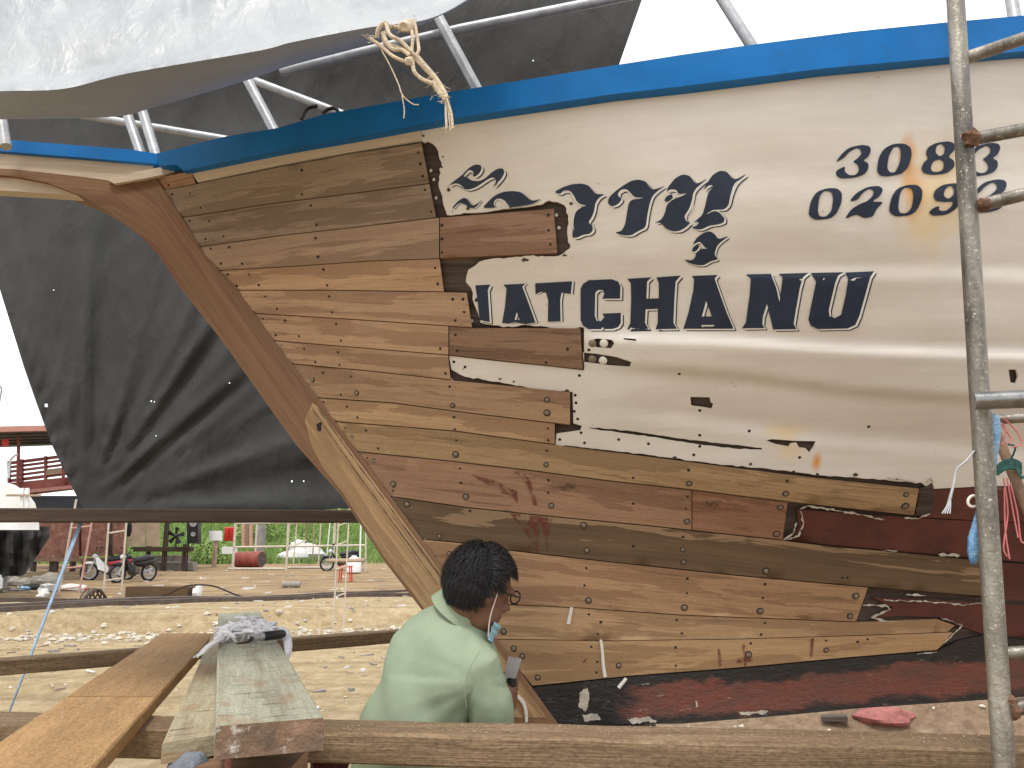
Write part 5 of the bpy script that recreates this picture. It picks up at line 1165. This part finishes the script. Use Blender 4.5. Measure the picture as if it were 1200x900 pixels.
panel(34, 654, 150, 658, 32.8, M['stick'], 'floor_beam')
for x in (40, 62, 66, 86, 100, 118, 128, 146): mb = MB(); t = P(x, 656, 33.2); mb.tube([t, Vector((t.x, t.y, gh(t.x, t.y) - .05))], .12, 8); mb.build('stilt', M['oldwood'], shed)
panel(-60, 596, 215, 604, 34.5, M['graysheet'], 'roof', th=3.0)
# dark cover hanging at the left
mb = MB(); vs = []
for j in range(16):
    for i in range(26):
        x = -60 + 118 * i / 25; y = 617 + (58 - max(0, x - 28) * 1.5) * j / 15; vs.append(P(x, y, 22 + .35 * noise.noise((x * .08, y * .08, 3)) + .2 * math.sin(x * .3 + y * .05)))
mb.add(vs, [(j * 26 + i, j * 26 + i + 1, (j + 1) * 26 + i + 1, (j + 1) * 26 + i) for j in range(15) for i in range(25)])
tag(mb.build('dark_cover', M['tarp_dark'], None), 'dark blue-black cover sheet hanging at the far left under the beam', 'cover')
for x, l_ in ((3, 'leftmost grey post below the dark cover'), (14, 'second grey post below the dark cover, beside the white jug')):
    t = base(x, 22.4); mb = MB(); mb.tube([t - Vector((0, 0, .1)), t + Vector((0, 0, 1.4))], .10, 9); tag(mb.build('post', M['graysheet'], None), l_, 'post')
mb = MB(); t = base(8.5, 21.5); mb.lathe(t + Vector((0, 0, .16)), (0, 0, 1), [(0, .10), (.25, .10), (.32, .05), (.36, .045)], 12); tag(mb.build('jug', M['whitep'], None), 'white jug on the rubble below the dark cover', 'jug')
# concrete blocks along the left
rb = random.Random(4)
for k in range(9):
    x = -10 + k * 9.5; D = 24.2 + rb.uniform(-.5, .7); t = base(x, D); s = rb.uniform(.16, .3); mb = MB(); mb.blob(t + Vector((0, 0, s * .5)), (s * 1.5, s, s * .8), 9, rough=.6, seed=k)
    tag(mb.build('boulder', M['concrete'], None), ('leftmost', 'second', 'third', 'fourth', 'fifth', 'sixth', 'seventh', 'eighth', 'rightmost')[k] + ' grey rubble lump from the left in the row beneath the shed', 'boulder', 'rubble lumps at the left')
litter = [(39, 23.2, 'bag', 'blue crumpled plastic bag among the litter at left', (.16, .08), .07), (52, 23.5, 'rubber', 'black scrap lying among the litter at left', (.28, .10), .09), (68, 23, 'sack', 'white plastic sheet in the litter beside the ladder foot', (.30, .14), .12), (62, 20.2, 'sack', 'round white bag on the dirt near the blue strap', (.14, .13), .13), (92, 23.2, 'sack', 'long white sack lying at the foot of the left ladder', (.42, .13), .10), (107, 23.5, 'red_b', 'small red rag at the foot of the left ladder', (.12, .08), .05), (27, 23.0, 'debris', 'grey scrap beside the blue plastic bag', (.25, .15), .06), (198, 22.8, 'sack', 'small white scrap behind the grey timber block', (.10, .07), .05), (5, 22, 'concrete', 'pale lump at the far left edge of the yard', (.35, .2), .12), (300, 18.8, 'sack', 'flat white scrap between the rails', (.25, .10), .02), (33, 18.9, 'sack', 'flat white scrap on the rails at left', (.16, .08), .03)]
for x, D, mk_, l_, (rx, ry), h in litter:
    t = base(x, D); mb = MB(); mb.blob(t + Vector((0, 0, h * .8)), (rx, ry, h), 12, rough=.8, seed=x); tag(mb.build('litter', M[mk_], None), l_, 'litter')
# light ladder frames
def lad(x0, x1, ybot, D, label, mats, rungs, lean=0, grp='light pipe frames in the yard', ytop=585, r=.03):
    b0, b1 = base(x0, D), base(x1, D); root = empty('scaffold_ladder', b0, label, 'scaffold', grp)
    t0, t1 = P(x0 + lean, ytop, D), P(x1 + lean, ytop, D)
    for a, b, m in ((b0, t0, mats[0]), (b1, t1, mats[1])): mb = MB(); mb.tube([a, b], r, 8); mb.build('upright', m, root)
    for f in rungs: mb = MB(); mb.tube([b0.lerp(t0, f), b1.lerp(t1, f + .03)], r * .85, 7); mb.build('rung', mats[1], root)
lad(79.5, 102.5, 697, 22.5, 'leftmost ladder-like pipe frame beside the blue strap', (M['creampipe'], M['pinkpipe']), (.03, .25, .68), 10)
lad(130.5, 151, 694, 23.5, 'narrow cream ladder-like frame in front of the motorcycles', (M['creampipe'], M['creampipe']), (.62, .1), -1)
lad(396, 408, 740, 13.2, 'tall narrow ladder frame right of the drum, nearest to the viewer', (M['creampipe'], M['creampipe']), (.28, .48, .66, .80), 2, r=.013)
# big pipe enclosure round the drum
enc = empty('pipe_enclosure', base(278, 36), 'large welded cream pipe enclosure around the red drum', 'scaffold')
def ep(a, b, r=.045, m=M['creampipe'], n='pipe'): mb = MB(); mb.tube([a, b], r, 8); mb.build(n, m, enc)
for x, D in ((277, 35), (339, 35), (360, 44), (302, 40), (393, 35)):
    t = base(x, D); ep(t, t + Vector((0, 0, 2.1)), .06 if D < 40 else .05, M['creampipe'] if x != 360 else M['stick'], 'upright')
for h in (.98, 2.02):
    ep(base(277, 35) + Vector((0, 0, h)), base(339, 35) + Vector((0, 0, h + .06))); ep(base(339, 35) + Vector((0, 0, h + .06)), base(430, 35) + Vector((0, 0, h + .08))); ep(base(339, 35) + Vector((0, 0, h)), base(360, 44) + Vector((0, 0, h + .05)))
for x0, x1, D in ((272, 340, 35), (340, 395, 36)): ep(base(x0, D) + Vector((0, 0, .05)), base(x1, D) + Vector((0, 0, .07)), .05, n='base_pipe')
# red drum
t = base(282, 37); u = base(310, 36.5); ax = (u - t).normalized(); LN = (u - t).length; rr_ = .36
dr = empty('drum', (t + u) / 2, 'rusty red oil drum lying on its side inside the pipe enclosure', 'drum')
mb = MB(); mb.lathe(t + Vector((0, 0, rr_ + .02)), ax, [(0, rr_ * .97), (.02, rr_), (LN * .33, rr_), (LN * .34, rr_ * 1.03), (LN * .36, rr_), (LN * .64, rr_), (LN * .66, rr_ * 1.03), (LN * .67, rr_), (LN - .02, rr_), (LN, rr_ * .97)], 24); mb.build('shell', M['drum'], dr)
mb = MB(); mb.lathe(u + Vector((0, 0, rr_ + .02)), ax, [(0.002, rr_ * .9), (.012, rr_ * .9)], 24); mb.build('lid', M['steel'], dr)
# speaker, fan, shelf
shelf = empty('shelf', base(200, 34), 'dark timber shelf on posts under the shed roof edge', 'shelf')
for x in (178, 197, 220): t = base(x, 34); mb = MB(); mb.bar(t, t + Vector((0, 0, 2.2 if x == 197 else 1.15)), .22 if x == 197 else .14, .14); mb.build('post', M['beam_dark'], shelf, False)
panel(156, 641, 222, 646.5, 33.8, M['beam_dark'], 'top', shelf, .5)
spk = empty('loudspeaker', P(225.5, 637, 33.6), 'black loudspeaker box hanging at the end of the shed', 'loudspeaker')
panel(219, 605, 232, 637, 33.6, M['black'], 'cabinet', spk, .35)
for y, r in ((626, .10), (613, .16)): mb = MB(); mb.lathe(P(226.5, y, 33.59), (0, -1, 0), [(0, r), (.02, r), (.02, r * .8), (-.005, r * .3), (.01, r * .2)], 14); mb.build('driver', M['graysheet'], spk)
mb = MB(); t = P(221, 636, 33.7); mb.tube([t, Vector((t.x, t.y, gh(t.x, t.y)))], .035, 8); mb.build('stand', M['black'], spk)
fan = empty('fan', P(206, 640, 33.5), 'black standing fan on the dark shelf', 'fan'); c = P(206, 628, 33.5)
for k in range(5):
    a = k * 2 * math.pi / 5 + .3; dd_ = Vector((math.cos(a), 0, math.sin(a))); s_ = Vector((-math.sin(a), .25, math.cos(a)))
    q = [c + dd_ * .06 - s_ * .04, c + dd_ * .34 - s_ * .13, c + dd_ * .38 + s_ * .06, c + dd_ * .06 + s_ * .05]; d = Vector((0, .02, 0)); mb = MB(); mb.add(q + [p + d for p in q], [(0, 1, 2, 3), (7, 6, 5, 4), (0, 4, 5, 1), (1, 5, 6, 2), (2, 6, 7, 3), (3, 7, 4, 0)]); mb.build('blade', M['black'], fan, False)
mb = MB(); mb.lathe(c + Vector((0, .12, 0)), (0, -1, 0), [(0, .09), (.14, .08), (.18, .03)], 12); mb.build('motor', M['black'], fan)
mb = MB(); mb.tube([c + Vector((0, .08, 0)), c + Vector((0, .08, -.48))], .03, 8); mb.build('stand', M['black'], fan)
mb = MB(); t = P(153, 620, 33); mb.blob(t, (.16, .16, .42), 12); tag(mb.build('hanging_helmet', M['black'], None), 'black helmet-like bundle hanging on the tan boards', 'helmet')
# white boxes, red cans
for x0, y0, x1, y1, D, l_ in ((245, 622, 257.5, 633.5, 37.5, 'white box on a post beside the loudspeaker'), (260, 641, 275, 649, 37, 'white tilted board lying on the grass left of the drum')):
    panel(x0, y0, x1, y1, D, M['whitep'], 'box', None, .35)
    tag(bpy.context.scene.collection.objects[-1], l_, 'box')
t = P(252, 633, 37.6); mb = MB(); mb.bar(Vector((t.x, t.y + .1, gh(t.x, t.y))), t + Vector((0, .1, 0)), .3, .12); tag(mb.build('box_post', M['tan'], None, False), 'short post under the white box', 'post')
for x, l_ in ((265.5, 'left bright red can hanging on the enclosure'), (272.5, 'right bright red can hanging on the enclosure')):
    mb = MB(); t = P(x, 634, 35.5); mb.lathe(t, (0, 0, 1), [(0, .10), (.03, .125), (.58, .125), (.62, .09)], 14); tag(mb.build('red_can', M['red_b'], None), l_, 'can')
# concrete kerb blocks
for k, (x0, y0, x1, y1, D, l_) in enumerate(((174, 651, 218, 660, 36, 'upper long grey concrete kerb beside the black motorcycle'), (181, 659, 226, 668, 34.5, 'lower long grey concrete kerb beside the black motorcycle'))):
    panel(x0, y0, x1, y1, D, M['concrete'], 'kerb_block', None, .5); tag(COL.objects[-1], l_, 'kerb')
# sacks
for k, (x, w_, h) in enumerate(((346, .85, .55), (362, .95, .85), (374, .5, .45), (352, .5, .95))):
    t = base(x, 43 + k * .4); mb = MB(); mb.blob(t + Vector((0, 0, h * .45)), (w_, .5, h * .6), 14, rough=.45, seed=k + 3); tag(mb.build('sack', M['sack'], None), ('low white sack at the left of the heap', 'tall white sack in the middle of the heap', 'small white sack at the right of the heap', 'white sack lying on top at the back of the heap')[k], 'sack', 'heap of white sacks')
t = base(417, 32); mb = MB(); mb.lathe(t, (0, 0, 1), [(0, .22), (.05, .30), (.45, .31), (.60, .2), (.66, .1), (.7, .1)], 16); tag(mb.build('water_tank', M['whitep'], None), 'white plastic tank beside the dark motorcycle', 'tank')
st = empty('stool', base(412, 27), 'red metal stool right of the tall ladder frame', 'stool')
for dx, dy in ((-.16, -.16), (.16, -.16), (-.16, .16), (.16, .16)): t = base(408, 27); mb = MB(); mb.tube([t + Vector((dx * 1.2, dy, 0)), t + Vector((dx, dy, .5))], .022, 7); mb.build('leg', M['red_b'], st)
mb = MB(); t = base(408, 27); mb.box(t + Vector((-.2, -.2, .5)), t + Vector((.2, .2, .54))); mb.build('seat', M['red_b'], st, False)
# long bench-like pipe at right
mb = MB(); mb.tube([base(385, 29) + Vector((0, 0, .62)), base(430, 28.5) + Vector((0, 0, .66))], .07, 9); tag(mb.build('pipe', M['tan'], None), 'pale pipe resting across the frames at right', 'pipe')
# dark roof far right
panel(330, 608, 470, 628, 66, M['navyhull'], 'far_roof', None, 4.0, 352); tag(COL.objects[-1], 'dark far roof above the grassy bank', 'roof')
for k in range(3):
    x = 283 + 4.5 * k; panel(x, 612, x + 3.6, 640, 40, M['pinkpipe' if k != 1 else 'stick'], 'board', None, .06); tag(COL.objects[-1], ('left upright board of the fence behind the drum', 'middle upright board of the fence behind the drum', 'right upright board of the fence behind the drum')[k], 'board')
t = base(308, 41); mb = MB(); mb.tube([t, t + Vector((0, 0, 2))], .22, 9); tag(mb.build('concrete_post', M['graysheet'], None), 'thick grey post on the grass behind the drum', 'post')

# scraps strewn over the yard
rs_ = random.Random(77)
for nm_, mk_, n_, lab in (('wood_scraps', 'tan', 260, 'broken wood scraps strewn over the yard'), ('pale_scraps', 'sack', 120, 'pale litter scraps strewn over the yard'), ('dark_scraps', 'debris', 220, 'dark scraps strewn over the yard')):
    mb = MB()
    for k in range(n_):
        X, Y = (rs_.uniform(-22, 1), rs_.uniform(17, 40)) if k % 3 else (rs_.uniform(-8, .2), rs_.uniform(7, 17)); t = Vector((X, Y, gh(X, Y) + .01)); a = rs_.uniform(0, 3.2); l_ = rs_.uniform(.03, .22) * (1 if Y > 17 else .45); d = Vector((math.cos(a), math.sin(a), rs_.uniform(-.05, .12))) * l_
        mb.bar(t - d, t + d, rs_.uniform(.01, .05), rs_.uniform(.008, .04))
    tag(mb.build(nm_, M[mk_], None, False), lab, 'scraps', kind='stuff')
# slender poles behind the enclosure
for k, (x, D, m_) in enumerate(((347, 41, 'creampipe'), (369, 42, 'tan'), (376, 40, 'creampipe'), (385, 43, 'whitep'), (424, 33, 'whitep'), (431, 34, 'creampipe'))):
    t = base(x, D); mb = MB(); mb.tube([t, t + Vector((rs_.uniform(-.15, .15), 0, 2.6))], .035, 7); tag(mb.build('pole', M[m_], None), ('first', 'second', 'third', 'fourth', 'fifth', 'sixth')[k] + ' thin pole from the left behind the pipe enclosure', 'pole', 'thin poles in the yard')
# blue strap
a, b = P(95, 612, 3.55), PZ(8, 842, 1.0); mb = MB(); n = 20
for i in range(n):
    p, q = a.lerp(b, i / n), a.lerp(b, (i + 1) / n); w0 = .019 * (1 - i / n * .75); dr_ = (q - p).normalized(); s_ = Vector((1, 0, .35)); s_ = (s_ - dr_ * s_.dot(dr_)).normalized(); s2 = s_.cross(dr_) * .0025
    mb.add([p - s_ * w0 / 2 - s2, p + s_ * w0 / 2 - s2, q + s_ * w0 * .48 - s2, q - s_ * w0 * .48 - s2, p - s_ * w0 / 2 + s2, p + s_ * w0 / 2 + s2, q + s_ * w0 * .48 + s2, q - s_ * w0 * .48 + s2], [(0, 1, 2, 3), (7, 6, 5, 4), (0, 3, 7, 4), (1, 5, 6, 2)])
tag(mb.build('strap', M['strap'], None, False), 'thin blue strap stretched from the dark beam down to the ground', 'strap')

# boats at the far left
rbt = empty('moored_boat', base(20, 27), 'red boat with dark hull and roofed deck behind the black tarpaulin', 'boat')
D = 27
panel(-160, 581, 130, 612, D, M['navyhull'], 'hull', rbt, 3.0, 0, 110); 
def slab(x0, y0l, y0r, x1, y1l, y1r, D_, mat, name, th=.2, par=rbt):
    q = [P(x0, y0l, D_), P(x1, y0r, D_), P(x1, y1r, D_), P(x0, y1l, D_)]; d = Vector((0, th, 0)); mb = MB(); mb.add(q + [p + d for p in q], [(3, 2, 1, 0), (4, 5, 6, 7), (0, 1, 5, 4), (1, 2, 6, 5), (2, 3, 7, 6), (3, 0, 4, 7)]); return mb.build(name, mat, par, False)
slab(10, 566, 556, 110, 582, 570, D - .2, M['redpaint'], 'gunwale', .3); slab(10, 576, 566, 110, 580, 570, D - .35, M['pinkroof'], 'rub_rail', .12)
for x0, x1 in ((10, 23.5), (25, 51), (53, 82), (84, 112)):
    for k in range(5):
        f = k * 5.2; sl = -.13; y = 541 + f - (x0 - 10) * .13; w_ = 2.9 if k not in (0, 4) else 3.6
        slab(x0, y, y + sl * (x1 - x0), x1, y + w_, y + w_ + sl * (x1 - x0), D, M['redpaint'], 'bulwark_slat', .06)
    slab(x0 - 1.5, 540 - (x0 - 10) * .13, 540 - (x0 - 10) * .13, x0 + .8, 568, 567, D - .08, M['redpaint'], 'bulwark_post', .1)
slab(54, 550, 547, 80, 557, 554, D - .1, M['tan'], 'name_board', .06)
q0 = P(-160, 504, 25.5); roof = slab(-160, 503, 497, 120, 510, 503, 25.3, M['pinkroof'], 'roof_edge', .2)
mb = MB(); vs = [P(-160, 510, 25.4), P(120, 503, 25.4), P(120, 520, 30.5), P(-160, 530, 30.5)]; vs2 = [v + Vector((0, 0, .12)) for v in vs]; mb.add(vs + vs2, [(0, 1, 2, 3), (7, 6, 5, 4), (0, 4, 5, 1), (2, 6, 7, 3)]); mb.build('roof', M['navyhull'], rbt, False)
for k in range(4): mb = MB(); mb.bar(P(-160, 512 + k * 4, 26.2 + k), P(120, 506 + k * 3.6, 26.2 + k), .1, .1); mb.build('roof_joist', M['steel'], rbt, False)
for x in (-140, -70, 22, 75): mb = MB(); mb.tube([P(x, 506, 26.5), P(x - 1, 584 if x < 0 else 570, 26.7 if x > 0 else 27.3)], .055, 8); mb.build('roof_post', M['redpaint'], rbt)
slab(2, 515, 514, 10, 524, 522, 26.2, M['red_b'], 'red_flag', .03)
wbt = empty('moored_boat', base(0, 20), 'white rounded boat hull in front of the red boat', 'boat')
mb = MB(); vs = []; n = 20; m_ = 9
prof = [(-120, 556), (-30, 560), (0, 565), (18, 571), (32, 580), (41, 592), (45, 606), (46, 620)]
for k in range(m_):
    dd_ = 1.6 * k / (m_ - 1); sh_ = math.sin(math.pi * k / (m_ - 1)) * 5
    for x, y in prof: vs.append(P(x, y - sh_ * .5, 19.5 + dd_))
w8 = len(prof); mb.add(vs, [(k * w8 + i, k * w8 + i + 1, (k + 1) * w8 + i + 1, (k + 1) * w8 + i) for k in range(m_ - 1) for i in range(w8 - 1)])
f0 = [P(x, y, 19.5) for x, y in prof] + [P(46, 621, 19.5), P(-120, 621, 19.5)]; mb.add(f0, [tuple(range(len(f0)))[::-1]]); mb.build('hull', M['whitep'], wbt)
mb = MB(); mb.bar(P(8, 580.5, 19.2), P(47, 580.5, 19.2), .08, .05); mb.build('mooring_bar', M['tan'], wbt, False)
for x in (26, 32): mb = MB(); mb.bar(P(x, 572, 19.25), P(x, 594, 19.25), .07, .07, up=(0, 1, 0)); mb.build('bollard', M['whitep'], wbt, False)
mb = MB(); mb.tube([P(-10, 530, 19.6), P(2, 545, 19.6), P(6, 565, 19.6)], .035, 8, smooth=4); mb.build('handrail', M['whitep'], wbt)
mb = MB(); mb.tube([P(10, 560, 20), P(12, 540, 20), P(20, 532, 20)], .03, 8, smooth=4); mb.build('handrail', M['galv'], wbt)
t = P(-4, 470, 60); mb = MB(); mb.tube([Vector((t.x, t.y, 0)), P(2, 455, 60), P(0, 452, 60)], .05, 6); mb.tube([P(0, 453, 60), P(16, 490, 60)], .02, 5); tag(mb.build('mast', M['graysheet'], None), 'thin distant mast with stay against the sky at left', 'mast')

# under the keel and under the grey plank
cb = empty('keel_block', PZ(700, 980, 0), 'stacked timber blocks that carry the forefoot of the boat', 'block')
kz = P(722, 848, DH(722, 848)); kz2 = Vector((kz.x, kz.y + .06, 0)); z = 0
for k in range(5):
    h = (kz.z - .003) / 5; mb = MB(); c_ = Vector((kz2.x, kz2.y, z + h / 2)); dv_ = Vector((.32, 0, 0)) if k % 2 else Vector((0, .32, 0)); mb.bar(c_ - dv_, c_ + dv_, .2, h * .985); o = mb.build('block', M['beam_dark'], cb, False); z += h
mb = MB(); t = PZ(1036, 840, .12); mb.blob(t, (.24, .16, .085), 24, rough=.25, seed=2); M['pinkbag'] = plain('faded_red_cloth', (.36, .13, .115), .8, var=.4, scale=12, bstr=.8)
tag(mb.build('cloth_bundle', M['pinkbag'], None), 'faded red cloth bundle on the sand under the keel', 'cloth')
mb = MB(); t = PZ(982, 838, .15); mb.bar(t + Vector((-.10, .12, -.05)), t + Vector((.10, .05, -.03)), .10, .04); tag(mb.build('scrap_wood', M['oldwood'], None, False), 'dark scrap of wood beside the red cloth bundle', 'wood')
mb = MB(); t = PZ(676, 850, .1); mb.box(t + Vector((-.06, -.05, -.08)), t + Vector((.05, .05, .06))); tag(mb.build('white_block', M['whitep'], None, False), 'small white block on the sand below the keel', 'block')
mb = MB(); t = P(757, 840, 6.2); mb.bar(Vector((t.x, t.y, 0)), Vector((t.x + .03, t.y, t.z + .3)), .10, .10); tag(mb.build('prop', M['oldwood'], None, False), 'dark timber prop standing under the hull', 'prop')
rbk = random.Random(8)
for k in range(12):
    t = PZ(692 + k * 5, 848 + rbk.uniform(-4, 5), .05); mb = MB(); mb.bar(t - Vector((.08, 0, 0)), t + Vector((.09, rbk.uniform(-.05, .05), 0)), .08, .06); tag(mb.build('loose_brick', M['pinkbag'], None, False), ('first', 'second', 'third', 'fourth', 'fifth', 'sixth', 'seventh', 'eighth', 'ninth', 'tenth', 'eleventh', 'twelfth')[k] + ' reddish broken brick from the left under the keel', 'brick', 'bricks under the keel')
q0_, q1_ = P(244, 893, 1.77), P(352, 893, 1.77); mb = MB(); zt = BZ - .003; mb.bar((q0_.x, 1.76, zt - .13), (q1_.x, 1.76, zt - .13), .15, .26); o = mb.build('support_block', M['stem'], None, False); tag(o, 'brown block under the near end of the thick grey plank', 'block')
mb = MB(); vs = [(266, 884), (268, 891), (267, 898), (270, 908)]; mb.tube([P(x, y, 1.672) for x, y in vs], .007, 8, smooth=4); tag(mb.build('twisted_cord', M['pinkbag'], None), 'pink twisted cord hanging under the grey plank', 'cord')
mb = MB(); t = P(222, 903, 1.74); mb.blob(t, (.045, .04, .038), 24, rough=.18); M['greycloth'] = plain('grey_cloth', (.23, .25, .29), .9, var=.4, scale=30, bstr=.8)
tag(mb.build('grey_cloth', M['greycloth'], None), 'bunched grey cloth under the brownish grey plank', 'cloth')
mb = MB(); t = P(390, 904, 2.05); mb.blob(t, (.05, .05, .06), 14, rough=.6); M['maroon'] = plain('maroon_cloth', (.10, .025, .022), .9, var=.4, bstr=.5)
tag(mb.build('maroon_cloth', M['maroon'], None), 'dark maroon cloth just below the foreground beam', 'cloth')
# chips, sawdust and nails on the timbers
mb = MB(); rc = random.Random(2)
for k in range(520):
    f = rc.random(); x = rc.uniform(400, 1150) if f < .55 else rc.uniform(30, 240)
    if f < .55: p = PZ(x, interp([(380, 842), (600, 845.5), (800, 849), (1160, 858.5)], x) + rc.uniform(2, 14), BZ + .002); s = rc.uniform(.0008, .0028)
    else:
        y = rc.uniform(745, 850); xl = interp([(740, 192), (870, -10)][0:2] and [(740, 195), (865, 5)], y); xr = interp([(740, 250), (900, 105)], y); x = rc.uniform(xl, xr); p = PZ(x, y, BZ + .039); s = rc.uniform(.0008, .0026)
    a = rc.uniform(0, 3.1); u = Vector((math.cos(a), math.sin(a), rc.uniform(-.2, .3))) * s; v = Vector((-u.y, u.x, rc.uniform(0, .002))) * rc.uniform(.3, .7)
    mb.add([p - u - v, p + u - v, p + u + v, p - u + v, p + Vector((0, 0, s * .5))], [(0, 1, 4), (1, 2, 4), (2, 3, 4), (3, 0, 4)])
tag(mb.build('wood_chips', M['tan'], None, False), 'pale wood chips and sawdust strewn on the beams and boards', 'wood chips', kind='stuff')
